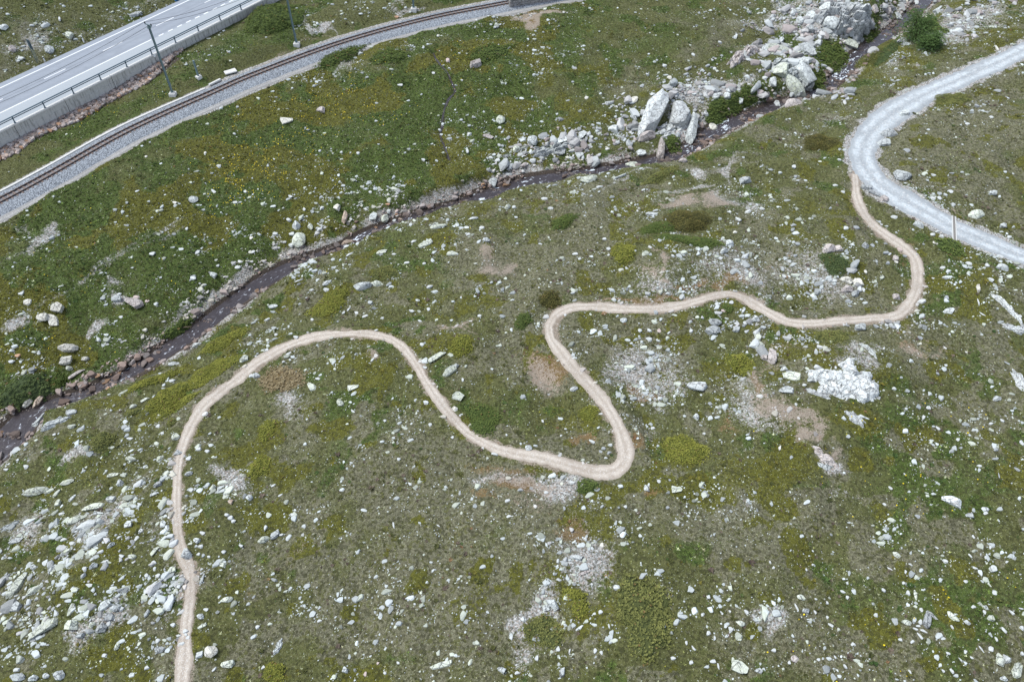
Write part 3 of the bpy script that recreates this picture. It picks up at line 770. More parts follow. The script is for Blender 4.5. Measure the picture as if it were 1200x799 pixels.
pts_lo = [wco(0, 132, ROAD_Z), wco(178, 47, ROAD_Z)]
pts_hi = [wco(0, 102.5, ROAD_Z), wco(222, 1, ROAD_Z)]
N_LO = 0.5 * (pts_lo[0][1] + pts_lo[1][1]); N_HI = 0.5 * (pts_hi[0][1] + pts_hi[1][1])
pts_top = [wco(0, 97.5, ROAD_Z), wco(205, 3, ROAD_Z)]
N_TOP = 0.5 * (pts_top[0][1] + pts_top[1][1])
print('ROAD', pts_lo, pts_hi, pts_top, WALL_S1)
R0, R1 = -70.0, 60.0
ss_ = np.arange(R0, R1 + .01, 1.0)
na = [0.42, N_LO - 0.25, N_LO, 0.5 * (N_LO + N_HI), N_HI, N_TOP]
ac = [-1.0, -0.05, 0.02, 0.5, 0.98, 1.05]
vs = np.array([wpt(s, n, ROAD_Z - (0.04 if k == 5 else 0)) for s in ss_ for k, n in enumerate(na)])
k = np.arange(len(vs)).reshape(len(ss_), len(na))
q = np.stack([k[:-1, :-1], k[1:, :-1], k[1:, 1:], k[:-1, 1:]], -1).reshape(-1, 4)
tag(link('road', mesh_from('road', vs, quads=q, mats=[M['asphalt']], attrs={'across': np.tile(ac, len(ss_))})), kind='structure')


def paint(name, strips):
    v = []; qq = []
    for (s0, s1, n0, w) in strips:
        b = len(v)
        v += [wpt(s0, n0 - w / 2, ROAD_Z + .004), wpt(s1, n0 - w / 2, ROAD_Z + .004), wpt(s1, n0 + w / 2, ROAD_Z + .004), wpt(s0, n0 + w / 2, ROAD_Z + .004)]
        qq.append((b, b + 1, b + 2, b + 3))
    tag(link(name, mesh_from(name, np.array(v), quads=qq, mats=[M['paint']])), kind='structure')


s_solid = wco(178, 47, ROAD_Z)[0]
paint('edge_line', [(R0, R1, N_HI, 0.22), (R0, s_solid, N_LO, 0.22)])
sa = wco(52, 93, ROAD_Z)[0]; sb = wco(120, 60, ROAD_Z)[0]; se = wco(77, 81, ROAD_Z)[0]
per = sb - sa
paint('centre_line', [(sa + i * per, sa + i * per + (se - sa), 0.5 * (N_LO + N_HI) + 0.08, 0.17) for i in range(-9, 9) if R0 < sa + i * per < R1 - 5])
d0 = wco(186, 42.5, ROAD_Z)[0]; d1 = wco(275, 0, ROAD_Z)[0]
pp = (d1 - d0) / 8.6
paint('layby_line', [(d0 + i * pp, d0 + i * pp + pp * 0.52, N_LO, 0.24) for i in range(0, 16)])

wall = empty('retaining_wall', wpt(0, 0.25, 0.0))
tag(wall, 'long pale concrete retaining wall holding up the road above the railway', 'wall')
wb = np.array(wall.location)
W3 = frame2(wdir)
PL = 8.2
js = wco(130, 94, 2.0)[0]
edges = [js + PL * i for i in range(-9, 12)]
edges = [WALL_S0 - 20] + [e for e in edges if WALL_S0 - 18 < e < WALL_S1 - 1] + [WALL_S1]
for e0, e1 in zip(edges[:-1], edges[1:]):
    L = e1 - e0 - 0.09; mid = 0.5 * (e0 + e1)
    b = MB()
    b.box(wpt(mid, 0.26, 0.95) - wb, (L, 0.40, 3.3), W3)                 # face
    b.box(wpt(mid, 0.16, 0.55) - wb, (L - 0.004, 0.30, 2.4), W3)         # thicker foot of the wall
    pn = b.build('wall_panel', M['concrete'], wall)
    c = MB().box(wpt(mid, 0.24, WALL_Z - 0.09) - wb, (L + 0.02, 0.54, 0.18), W3)
    c.build('coping', M['pale_concrete'], pn)
# guard rail on the coping
gr_px = [(17.5, 144), (53, 126), (87, 109.5), (119, 93.5), (149.5, 78.5), (178, 64), (206, 50), (232, 36.5), (257, 24), (282, 11.5)]
gs = [wco(x, y, WALL_Z)[0] for x, y in gr_px]
gp = (gs[-1] - gs[0]) / (len(gs) - 1)
guard = empty('guard_rail', wpt(0, 0.3, WALL_Z))
tag(guard, 'blue grey two-tube steel guard rail along the top of the concrete wall', 'guard rail')
gb = np.array(guard.location)
s_list = [gs[0] + gp * i for i in range(-7, len(gs) + 3)]
s_list = [s for s in s_list if s < WALL_S1 - 0.3]
for s in s_list:
    b = MB().box(wpt(s, 0.32, WALL_Z + 0.45) - gb, (0.14, 0.12, 0.92), W3)
    b.box(wpt(s, 0.32, WALL_Z + 0.015) - gb, (0.30, 0.26, 0.03), W3)
    b.build('post', M['guard'], guard)
for zz, rr in ((0.90, 0.085), (0.62, 0.07)):
    MB().tube([wpt(s, 0.44, WALL_Z + zz) - gb for s in np.linspace(s_list[0] - 1, s_list[-1] + 1.0, 30)], rr, 8).build('rail', M['guard'], guard, smooth=True)
hb = MB().tube([wpt(s, 0.30, WALL_Z + 0.93) - gb for s in np.linspace(s_list[0] - 1, s_list[-1] + 1.0, 30)], 0.05, 6).build('handrail', M['guard'], guard, smooth=True)
# small white plate on the wall beside the tall mast
p = wpt(wco(182, 65, WALL_Z)[0], 0.02, WALL_Z - 0.1)
mk = MB().box((0, 0, -0.05), (0.4, 0.04, 0.4), W3).box((0, 0.05, 0.16), (0.16, 0.06, 0.12), W3)
o = mk.build('plate', M['white'], None, p + np.array([0, -0.02, 0])); o.location = wpt(wco(182, 65, WALL_Z)[0], -0.05, WALL_Z - 0.12); o.name = 'kilometre_plate'
tag(o, 'small white plate fixed to the wall top behind the tall mast', 'plate')

# ------------------------------------------------------------------ railway
rline = smooth_line(rail_line[::2], 0.5)
rt = np.gradient(rline[:, :2], axis=0); rt /= np.linalg.norm(rt, axis=1)[:, None]
rn = np.column_stack([-rt[:, 1], rt[:, 0]])
toward = rn[len(rn) // 2]
sgn_up = 1.0 if np.mean(rn[:, 1]) > 0 else -1.0      # towards the road
rn *= sgn_up
rL = np.concatenate([[0], np.cumsum(np.linalg.norm(np.diff(rline[:, :2], axis=0), axis=1))])
prof = [(-2.9, 0.02), (-2.5, 0.16), (-1.55, 0.34), (-0.85, 0.36), (-0.42, 0.33), (0.0, 0.32), (0.42, 0.33), (0.85, 0.36), (1.4, 0.34), (2.05, 0.12), (2.15, 0.05)]
jit = lambda i: 0.12 * (vnoise(rL * 1.3, np.full(len(rL), i * 3.1), 900 + i) - 0.5)
v = np.stack([np.column_stack([rline[:, 0] + rn[:, 0] * (o_ + jit(i)), rline[:, 1] + rn[:, 1] * (o_ + jit(i)), np.full(len(rline), z_) + 0.25 * jit(i + 20)]) for i, (o_, z_) in enumerate(prof)], 1)
k = np.arange(v.shape[0] * v.shape[1]).reshape(v.shape[:2])
q = np.stack([k[:-1, :-1], k[1:, :-1], k[1:, 1:], k[:-1, 1:]], -1).reshape(-1, 4)
if sgn_up < 0: q = q[:, ::-1]
tag(link('ballast_bed', mesh_from('ballast_bed', v.reshape(-1, 3), quads=q, mats=[M['ballast']], smooth=True, attrs={'across': np.tile([p_[0] / 3 for p_ in prof], len(rline))})), kind='structure')
cl = np.column_stack([rline[:, 0] + rn[:, 0] * -3.05, rline[:, 1] + rn[:, 1] * -3.05, np.full(len(rline), 0.05), np.full(len(rline), 0.85)])
ribbon('service_path', smooth_line(cl[::3], 0.4), M['cess'], 6, 0.05, 0.16, 700)

trk = empty('railway_track', (*rline[len(rline) // 2, :2], 0.36))
tag(trk, 'single curving railway track with two rusty rails on grey ballast', 'railway')
tb = np.array(trk.location)
for sgn in (-0.5, 0.5):
    sec = [(-0.07, 0.40), (-0.07, 0.42), (-0.018, 0.44), (-0.018, 0.50), (-0.036, 0.515), (-0.036, 0.545), (0.036, 0.545), (0.036, 0.515), (0.018, 0.50), (0.018, 0.44), (0.07, 0.42), (0.07, 0.40)]
    vv = np.stack([np.column_stack([rline[:, 0] + rn[:, 0] * (sgn + a_), rline[:, 1] + rn[:, 1] * (sgn + a_), np.full(len(rline), z_)]) for a_, z_ in sec], 1) - tb
    k = np.arange(vv.shape[0] * vv.shape[1]).reshape(vv.shape[:2]); k2 = np.roll(k, -1, axis=1)
    q = np.stack([k[:-1], k[1:], k2[1:], k2[:-1]], -1).reshape(-1, 4)
    link('rail', mesh_from('rail', vv.reshape(-1, 3), quads=q, mats=[M['rail_steel']]), trk)
sl_pos = np.arange(1, rL[-1], 0.72)
ru, rv_, rdp = project(np.interp(sl_pos, rL, rline[:, 0]), np.interp(sl_pos, rL, rline[:, 1]), np.full(len(sl_pos), 0.4))
inside = np.where((ru > -30) & (rv_ > -15) & (ru < 1230))[0]
big = set(inside[np.argsort(rdp[inside])][:100].tolist())
smb = MB(); sme = None
rest = MB()
for i, s in enumerate(sl_pos):
    x = np.interp(s, rL, rline[:, 0]); y = np.interp(s, rL, rline[:, 1]); d = [np.interp(s, rL, rt[:, 0]), np.interp(s, rL, rt[:, 1])]
    R = frame2(d)
    if i in big:
        if sme is None:
            b = MB().box((0, 0, 0), (0.24, 1.8, 0.12)); b.box((0, -0.5, 0.065), (0.16, 0.30, 0.02)); b.box((0, 0.5, 0.065), (0.16, 0.30, 0.02))
            sme = mesh_from('sleeper', b.v, faces=b.f, mats=[M['sleeper']])
        o = link('sleeper', sme, trk, np.array([x, y, 0.34]) - tb); o.rotation_euler = (0, 0, math.atan2(d[1], d[0]))
    else:
        rest.box(np.array([x, y, 0.34]) - tb, (0.24, 1.8, 0.12), R)
o = rest.build('sleeper', M['sleeper'], trk); o['kind'] = 'stuff'

# cable trough along the upper edge of the ballast
tu, tv_, _ = project(rline[:, 0] + rn[:, 0] * 2.25, rline[:, 1] + rn[:, 1] * 2.25, np.full(len(rline), 0.2))
sel = np.where(tu < 243)[0]
b = MB(); lst = sel[::2]
for a_, c_ in zip(lst[:-1], lst[1:]):
    p0 = np.array([*(rline[a_, :2] + rn[a_] * 2.28), 0.12]); p1 = np.array([*(rline[c_, :2] + rn[c_] * 2.28), 0.12])
    b.box((p0 + p1) / 2, (np.linalg.norm(p1 - p0) - 0.02, 0.34, 0.24), frame2(p1 - p0))
ct = b.build('cable_trough', M['pale_concrete'])
tag(ct, 'pale concrete cable trough running along the upper edge of the ballast', 'cable trough')


def slab_at(px, py, z, L, w, h, px2, py2, name, label, mat):
    a = at_z(np.array([px, px2], float), np.array([py, py2], float), z)
    d = a[1] - a[0]
    b = MB().box((0, 0, h / 2), (L, w, h), frame2(d)).box((0, 0, h + 0.01), (L * 0.9, w * 0.8, 0.02), frame2(d))
    tag(b.build(name, mat, None, (*a[0][:2], z)), label, 'cover plate')


slab_at(270, 84.5, 0.28, 1.9, 1.2, 0.16, 290, 79, 'cover_plate', 'white concrete cover slab lying beside the ballast beyond the cable trough', M['pale_concrete'])
slab_at(252, 97, 0.22, 2.2, 0.38, 0.2, 262, 92, 'cover_plate', 'loose white concrete trough lid at the end of the cable trough', M['pale_concrete'])


# masts
def mast(px, py, hgt, label, cross=True, z=None, r=0.13):
    p = at([px], [py])[0]
    e = empty('catenary_mast', p); tag(e, label, 'mast', 'steel masts beside the railway')
    d = np.array([np.interp(0, [0], [1]), 0, 0])
    f = MB(); f.box((0, 0, 0.1), (0.95, 0.95, 0.7)); f.box((0, 0, 0.5), (0.6, 0.6, 0.14)); f.build('foundation', M['pale_concrete'], e)
    b = MB(); R = W3
    w = 0.20
    for sx in (-1, 1):
        b.box(np.array([0, 0, hgt / 2 + 0.5]) + R @ np.array([0, sx * w * 0.5, 0]), (0.24, 0.035, hgt), R)
    b.box((0, 0, hgt / 2 + 0.5), (0.035, w, hgt - 0.05), R)
    b.box((0, 0, 0.6), (0.45, 0.45, 0.05), R)
    b.build('pole', M['steel'], e)
    if cross:
        top = hgt + 0.45
        MB().box((0, 0, top), (0.12, 1.5, 0.12), R).box(np.array([0, 0, top - 0.35]) , (0.5, 0.3, 0.25), R).build('crossarm', M['steel'], e)
        for sy in (-0.68, 0.68):
            c = R @ np.array([0, sy, 0]) + np.array([0, 0, top + 0.06])
            MB().tube([c, c + [0, 0, .07], c + [0, 0, .08], c + [0, 0, .16], c + [0, 0, .17], c + [0, 0, .28]], [.05, .05, .11, .11, .06, .05], 8).build('insulator', M['black'], e)
        MB().box(np.array([0, 0, 1.9]) + R @ np.array([-0.02, -0.16, 0]), (0.35, 0.03, 0.5), R).build('number_plate', M['steel'], e)
    return e, p


def height_for(px, py, ptop_y):
    p = at([px], [py])[0]
    zz = np.arange(0, 30, .05)
    _, v, _ = project(np.full(len(zz), p[0]), np.full(len(zz), p[1]), p[2] + zz)
    return float(zz[np.argmin(np.abs(v - ptop_y))])


H1 = height_for(203, 112, 30)
print('MAST H', H1)
m1, p1 = mast(203, 112, H1 - 0.4, 'tall grey-green steel mast standing in front of the concrete wall')
m2, p2 = mast(348, 53.5, H1 - 0.4, 'tall steel mast beside the green shrub at the end of the wall')
m3, p3 = mast(485, 12.5, H1 - 0.4, 'steel mast on the grassy bank above the far curve of the track')
m0, p0 = mast(-75, 262, H1 - 0.4, 'steel mast beside the near end of the track')
# short post
p = at([233], [91.5])[0]
hp = height_for(233, 91.5, 72)
e = empty('short_post', p); tag(e, 'short grey steel post in a concrete block between wall and track', 'post')
MB().box((0, 0, 0.05), (0.8, 0.7, 0.6), W3).build('foundation', M['pale_concrete'], e)
MB().box((0, 0, hp / 2 + 0.1), (0.24, 0.24, hp - 0.1), W3).box((0, 0, hp + 0.06), (0.3, 0.3, 0.03), W3).build('pole', M['steel'], e)
# overhead wires
for j, sy in enumerate((-0.68, 0.68)):
    tops = [np.array(p_) + np.array([0, 0, H1 + 0.32]) + W3 @ np.array([0, sy, 0]) for p_ in (p0, p1, p2, p3)]
    P = []
    for a_, c_ in zip(tops[:-1], tops[1:]):
        for t in np.linspace(0, 1, 12, endpoint=False):
            P.append(a_ + (c_ - a_) * t - np.array([0, 0, 1.0 * 4 * t * (1 - t)]))
    P.append(tops[-1])
    o = MB().tube(P, 0.022, 5).build('overhead_wire', M['wire'])
    tag(o, 'dark overhead wire on the track-side insulators of the mast tops' if j == 0 else 'dark overhead wire on the road-side insulators of the mast tops', 'wire', 'overhead wires')

# road sign seen edge-on, marker posts
p = at([44.5], [73])[0]
e = empty('road_sign', p); tag(e, 'narrow dark road sign on two thin posts in the verge', 'sign')
hs = height_for(44.5, 73, 47)
Rs = frame2(wdir)
for sx in (-0.22, 0.22):
    MB().tube([np.array([0, sx, -0.3]) @ np.eye(3), [0, sx, hs]], 0.045, 8).build('post', M['steel'], e)
MB().box((0, 0, hs - 0.75), (0.05, 0.9, 1.5), Rs).box((0.04, 0, hs - 0.75), (0.03, 0.8, 1.4), Rs).build('sign_panel', M['sign_back'], e)


def delineator(px, py, label):
    p = at([px], [py])[0]
    e = empty('marker_post', p); tag(e, label, 'marker post', 'white roadside marker posts')
    MB().box((0, 0, 0.38), (0.16, 0.12, 0.9), Rs).build('post', M['white'], e)
    MB().box((0, 0, 0.9), (0.166, 0.126, 0.18), Rs).build('band', M['black'], e)
    MB().box((0, 0, 1.02), (0.16, 0.12, 0.09), Rs).build('cap', M['white'], e)


delineator(53.5, 74, 'white marker post standing next to the narrow dark road sign')
delineator(98.5, 50, 'thin white marker post on the verge halfway up the road')
p = at([208], [1.5])[0]
e = empty('crate', p); tag(e, 'small blue plastic bin on the verge at the top edge', 'bin')
MB().box((0, 0, 0.3), (0.75, 0.55, 0.6), Rs).build('body', M['bluep'], e)
MB().box((0, 0, 0.63), (0.82, 0.62, 0.07), Rs).build('lid', M['pale_concrete'], e)
e.name = 'grit_bin'

# rough stone parapet at the far curve of the track
wl = at_z(np.array([597.0, 640, 690, 780]), np.array([6.0, -1.0, -11.0, -28.0]), 0.6)
sw = empty('stone_parapet', (*wl[0][:2], 0.0)); tag(sw, 'rough masonry parapet below the far curve of the track', 'wall')
sb = np.array(sw.location)
core = MB(); blocks = MB()
for a_, c_ in zip(wl[:-1], wl[1:]):
    d = c_ - a_; L = np.linalg.norm(d[:2]); R = frame2(d); mid = (a_ + c_) / 2
    core.box(np.array([mid[0], mid[1], 0.0]) - sb, (L, 0.6, 2.6), R)
    for row in range(6):
        x = 0.0
        while x < L:
            w = random.uniform(0.45, 1.2); hh = 0.42
            c = np.array([a_[0], a_[1], -1.05 + row * 0.44]) + R @ np.array([x + w / 2, 0, 0])
            blocks.box(c - sb, (w - 0.05, 0.72 + random.uniform(-.05, .12), hh - 0.05 + random.uniform(-.02, .02)), R @ np.array(Matrix.Rotation(random.uniform(-.03, .03), 3, 'Z')))
            x += w
core.build('core', M['mortar'], sw); blocks.build('masonry', M['masonry'], sw)
cp = MB()
for a_, c_ in zip(wl[:-1], wl[1:]):
    d = c_ - a_; L = np.linalg.norm(d[:2]); R = frame2(d); n_ = max(1, int(L / 1.6))
    for i in range(n_):
        c = a_ + d * (i + .5) / n_; cp.box(np.array([c[0], c[1], 1.62]) - sb, (L / n_ - 0.03, 0.85, 0.16), R)
cp.build('coping', M['masonry'], sw)

# wooden water bar across the gravel road
a = G.at([1117.5, 1118.5], [254, 283])
p = a.mean(0)
e = empty('water_bar', p); tag(e, 'pale wooden water bar laid across the gravel road', 'water bar')
d = a[1] - a[0]; Rw = frame2(d); L = np.linalg.norm(d[:2])
tilt = (a[1][2] - a[0][2]) / L
for sy in (-0.19, 0.19):
    mb = MB()
    mb.box((0, 0, 0), (L, 0.10, 0.14))
    vv = np.array(mb.v); vv[:, 1] += sy; vv[:, 2] += vv[:, 0] * tilt + 0.05
    mb.v = [tuple(Rw @ x) for x in vv]
    mb.build('beam', M['wood'], e)
mb = MB().box((0, 0, 0), (L - 0.02, 0.3, 0.05)); vv = np.array(mb.v); vv[:, 2] += vv[:, 0] * tilt + 0.045
mb.v = [tuple(Rw @ x) for x in vv]; mb.build('channel', M['mortar'], e)

# ------------------------------------------------------------------ rocks
def ico(sub):
    import bmesh
    bm = bmesh.new(); bmesh.ops.create_icosphere(bm, subdivisions=sub, radius=1.0)
    v = np.array([x.co[:] for x in bm.verts]); f = np.array([[x.index for x in t.verts] for t in bm.faces]); bm.free()
    return v, f


def nz3(v, rng, freq, n=10):
    s = np.zeros(len(v))
    for _ in range(n):
        k = rng.normal(size=3); k *= freq * rng.uniform(.6, 1.5) / np.linalg.norm(k)
        s += np.sin(v @ k + rng.uniform(0, 6.28))
    return s / math.sqrt(n)


def rock_verts(sub, seed, cuts=12, depth=(0.55, 0.9), rough=0.03, flat=None, sides=0):
    """unit rock: a ball cut by random planes, the way gneiss breaks, then roughened"""
    rng = np.random.default_rng(seed)
    v, f = ico(sub)
    v = v * (1 + 0.12 * nz3(v, rng, 2.0)[:, None])
    for c in range(cuts + sides):
        n = rng.normal(size=3); d = rng.uniform(*depth)
        if c >= cuts:                                   # steep joint faces that give the outline its corners
            a = (c - cuts + rng.uniform(-.35, .35)) / sides * 6.283
            n = np.array([math.cos(a), math.sin(a), rng.uniform(-.25, .35)]); d = rng.uniform(.38, .72)
        n /= np.linalg.norm(n)
        e = np.clip(v @ n - d, 0, None)
        v = v - e[:, None] * n
    if flat is not None:
        n = np.array([rng.normal() * .14, rng.normal() * .14, 1]); n /= np.linalg.norm(n)
        v = v - np.clip(v @ n - flat, 0, None)[:, None] * n
    v = v * (1 + rough * nz3(v, rng, 5, 14) + rough * 0.7 * nz3(v, rng, 12, 14))[:, None]
    lo, hi = v.min(0), v.max(0)
    v = (v - (lo + hi) / 2) / ((hi - lo) / 2)
    return v, f


def outcrop_verts(seed, n=64, crag=False):
    """bedrock coming up through the turf: a low, jointed swell whose rim dips under the ground"""
    rng = np.random.default_rng(seed)
    t = np.linspace(-1.2, 1.2, n); gx, gy = np.meshgrid(t, t, indexing='ij')
    r = np.hypot(gx, gy); th = np.arctan2(gy, gx)
    ph = rng.uniform(0, 6.28, 8)
    Rr = 0.78 + .10 * np.sin(2 * th + ph[0]) + .10 * np.sin(3 * th + ph[1]) + .08 * np.sin(5 * th + ph[2]) + .06 * np.sin(8 * th + ph[3])
    o = seed * 3.17
    Rr = Rr + 0.5 * (fbm(gx + o, gy, .35, 3, seed) - .5)
    h = np.clip((Rr - r) / .22, -2, 1)
    # joint blocks: every cell of a warped lattice has its own level
    a = rng.uniform(0, 3); px = gx * math.cos(a) + gy * math.sin(a); py = -gx * math.sin(a) + gy * math.cos(a)
    c1, c2 = (3.0, 5.2) if crag else (2.2, 3.6)
    px = px * c1 + 1.1 * (fbm(gx, gy + o, .6, 3, seed + 1) - .5); py = py * c2 + 1.1 * (fbm(gx + 5, gy + o, .6, 3, seed + 2) - .5)
    ix, iy = np.floor(px).astype(int), np.floor(py).astype(int)
    px = px + 0.5 * (iy % 2); ix = np.floor(px).astype(int)
    cell = np.random.default_rng(seed + 5).random((4, 32, 32))[:, ix % 32, iy % 32]
    tilt = (cell[1] - .5) * (px - ix - .5) + (cell[2] - .5) * (py - iy - .5)
    joint = np.minimum(np.minimum(px - ix, 1 - px + ix), np.minimum(py - iy, 1 - py + iy))
    am = 1.0 if crag else .6
    z = 0.75 * h + am * (0.9 * (cell[0] - .5) + .7 * tilt) * (h > -.1) - am * .35 * (joint < .07) + .45 * (fbm(gx + o, gy, .22, 3, seed + 3) - .5) - 0.1
    if crag: z = z + np.where(cell[3] < .16, -.7, 0)          # blocks that have fallen out, soil in the gaps
    k = np.arange(n * n).reshape(n, n)
    q = np.stack([k[:-1, :-1], k[1:, :-1], k[1:, 1:], k[:-1, 1:]], -1).reshape(-1, 4)
    zz = z.ravel(); q = q[(zz[q].max(1) > -1.2)]
    tri = np.vstack([q[:, [0, 1, 2]], q[:, [0, 2, 3]]])
    v = np.column_stack([gx.ravel(), gy.ravel(), z.ravel()])
    used, inv = np.unique(tri, return_inverse=True)
    return v[used], inv.reshape(-1, 3)


SHAPES = {}
def rock_mesh(kind, i, col):
    key = (kind, i, col)
    if key in SHAPES: return SHAPES[key]
    if kind == 'B': v, f = rock_verts(4, 100 + i, 12, (0.45, 0.8), 0.028, None, 4)
    elif kind == 'R': v, f = rock_verts(3, 200 + i, 12, (0.6, 0.9), 0.02)
    elif kind == 'S': v, f = rock_verts(3, 300 + i, 6, (0.6, 0.9), 0.022, 0.3, 6)
    else: v, f = outcrop_verts(400 + i + (50 if kind == 'C' else 0), 76, kind == 'C')
    SHAPES[key] = mesh_from('rock', v, tris=f, mats=[ROCKM[col]], smooth=False)
    return SHAPES[key]


# x y w h [angle] codes, in a 4x enlargement of each 300 x 200 tile of the photograph; codes: shape B block, R rounded, S slab, F flush bedrock; colour letter; | label
T = {}
T[(600, 0)] = """750 600 250 130 15 Ch|cracked grey crag that carries the massive tilted boulder;190 690 260 90 10 Cg|low broken crag among stones on the far stream bank;655 545 225 120 50 Bh|massive tilted grey boulder leaning over the stream with a dark undercut;790 540 105 125 Bh|tall cracked grey rock leaning against the massive tilted boulder;840 605 60 120 60 Bg|upright narrow rock at the stream edge beside the cracked grey rock;695 690 40 85 85 Bp|narrow pinkish-brown rock pillar under the massive tilted boulder;628 640 90 50 10 Bp|pinkish-brown rock beneath the undercut of the massive tilted boulder
1065 262 190 76 26 Ck|long layered pinkish slab above the rocky stream bank;975 200 25 20;1048 172 50 25 40 S;920 305 22 18 S;950 322 24 20;1185 235 40 45 Rg;752 395 55 48 30 Bg;738 365 30 25 Rw;660 440 35 20 Sl;575 465 34 30 Rw|whitish boulder in a small brown hollow uphill of the massive tilted boulder
455 483 50 28 15 Sg;520 440 30 15 30;348 460 25 22 Rw;572 550 38 30 -40 Bg;225 708 56 42 Sd;320 725 45 40 Sg;325 630 58 52 40 Sg;230 655 72 45 10 Sg;95 665 60 55 Bg;20 700 45 42 Rl;270 680 55 28 10 Sg;140 712 60 46 Bg;475 605 62 48 Bg;370 642 30 28;605 715 50 30 Sg;560 776 80 40 10 Sl
940 595 42 42 Rw|round pale boulder on the far stream bank among brown stones;910 535 35 30 Rl;800 755 50 25 Rp;1070 470 36 34 40 Bg;1140 415 75 42 30 Bg;1185 367 36 26 Bg;290 320 35 20 S;285 383 20 12;715 310 30 20 R;635 350 25 18;850 255 26 20;735 605 36 40 B;1010 450 40 34 B;955 455 40 34 B;875 700 34 26 p"""
T[(900, 0)] = """330 75 330 130 6 Ch|jointed grey rock face above the far bank of the upper stream;130 360 190 120 -10 Cg|broken grey crag under and around the overhanging rock;60 335 92 64 Bl;160 345 110 85 -20 Bg|grey overhanging rock above the rapids with a dark hollow under it;118 408 118 70 -25 Rl|pale rounded rock lying under the overhang by the rapids;195 395 50 40 Bg;20 388 40 60 Bg;45 230 108 46 -5 Sl|flat pale lichened slab at the top of the rocky bank;185 232 80 66 -40 Sg;165 292 60 48 Bg;62 190 28 44 60;150 98 36 48 Bg
290 120 90 70 Bg;255 75 70 50 Bd;350 130 70 56 Bd;385 202 92 30 0 Sl|pale flat slab at the edge of the upper stream pool;115 490 84 42 8 Rp|smooth pinkish boulder at the foot of the rapids;40 490 34 48 Bd;390 442 56 16 5 Sl;565 627 80 44 -10 Rd|smooth dark-grey boulder on the inside of the gravel road bend;538 673 58 34 -5 Bg|broken grey boulder below the smooth dark-grey boulder at the road bend
640 533 66 34 20 Sg;1075 425 45 22 -10 S;978 500 36 25 B;740 495 40 16;1070 220 18 46 70 Sw;650 705 42 24 S;335 750 26 20;120 780 26 28 R;1045 550 22 18;935 580 28 18 -10;270 40 70 46 Bg;200 80 60 46 Bg;370 35 60 46 Bg;330 85 56 36 Bp;230 208 50 32 Bg;440 60 56 36 Bg;410 110 50 34 p;500 40 50 30 p;560 60 50 30 p;480 95 46 30 p;610 75 40 30;690 10 40 26;800 45 50 26 S;190 140 46 34 d;120 60 40 30;930 20 30 20 R;860 110 30 14"""
T[(0, 200)] = """268 640 60 48 -10 Bw|upper pale block of the pair in the meadow near the photo's edge;205 690 54 44 Bw|smaller block joined to the low flat block in the meadow;250 698 66 52 -40 Sw|flat cream block with a sharp corner below the upper pale block;630 612 90 54 -20 Sp|jagged pinkish slab in the meadow at the end of a stony streak;910 135 44 36 Rg|round pale boulder in the meadow near a smaller white one
998 95 46 18 -25 S;1100 148 36 16 S;820 150 28 22 Rw;715 388 32 28 Rg;930 380 26 36 70;1115 450 36 22 S;1000 490 40 30 B;1178 315 25 20 w;130 615 40 30 w;100 575 30 22 R;875 272 20 20;565 685 26 16;560 580 30 20 B;545 602 60 28 B;640 590 40 26 p;690 610 30 18 p"""
T[(300, 200)] = """205 322 62 72 Rl|large greenish-white boulder on the pebbly far stream bank;190 260 46 54 Rg;255 260 38 46 -50 Rl;165 350 36 28 R;168 295 32 28 R;155 230 32 28;380 172 40 36 Bw;430 336 56 32 20 Ro|orange-brown boulder standing in the edge of the stream;418 220 28 52 80 Bo|upright orange-tinged stone above the orange-brown stream boulder
445 228 22 20;548 213 42 42 Bg;605 222 36 42 Rl|pale greenish boulder with a smooth top beside the small orange stones;620 190 28 26 R;660 190 24 30 p;659 204 20 18 o;678 232 26 20 Ro|bright orange stone on the stream bank;648 235 26 20 R;618 158 28 14 o;1108 55 40 46 Bg|blocky pale stone on the bank where the rivulet ends;1180 170 40 30 Rl;300 275 38 28 R;225 180 30 22 -30;310 175 28 30;162 122 30 22 B;535 100 22 18
795 342 70 34 20 Sl|long flat pale slab on the grass slope just above the stream;920 390 56 25 -5 Rl|oblong pale stone alone on the green slope near the stream;708 430 38 18 5 S;590 380 62 28 10 Sl;648 390 32 15 S;790 435 26 15;500 542 90 42 5 Rg|long low grey boulder on the slope uphill of the trail's arch;568 530 60 34 -15 Rl|paler boulder touching the long low grey boulder;335 525 52 28 20 Rg;328 558 40 25 -10 Rg;260 560 28 14
855 260 90 28 10 Sl;1060 268 36 25 R;1080 325 40 28 R;995 298 28 24 40;740 330 40 18 Sl;815 545 42 22 10 B;810 650 26 26 R;730 658 38 20 R;512 680 42 22 20 S;435 645 18 38 -40 S;413 663 18 30 60;770 705 32 18;592 692 22 18;470 665 26 22;262 698 28 20;188 780 32 28 B;95 770 26 20 B;80 635 52 24 10 S;52 698 36 20 30;1048 678 25 18;1020 222 60 18 5 S;440 390 50 20 25 Sg;200 515 60 14 22 Sl"""
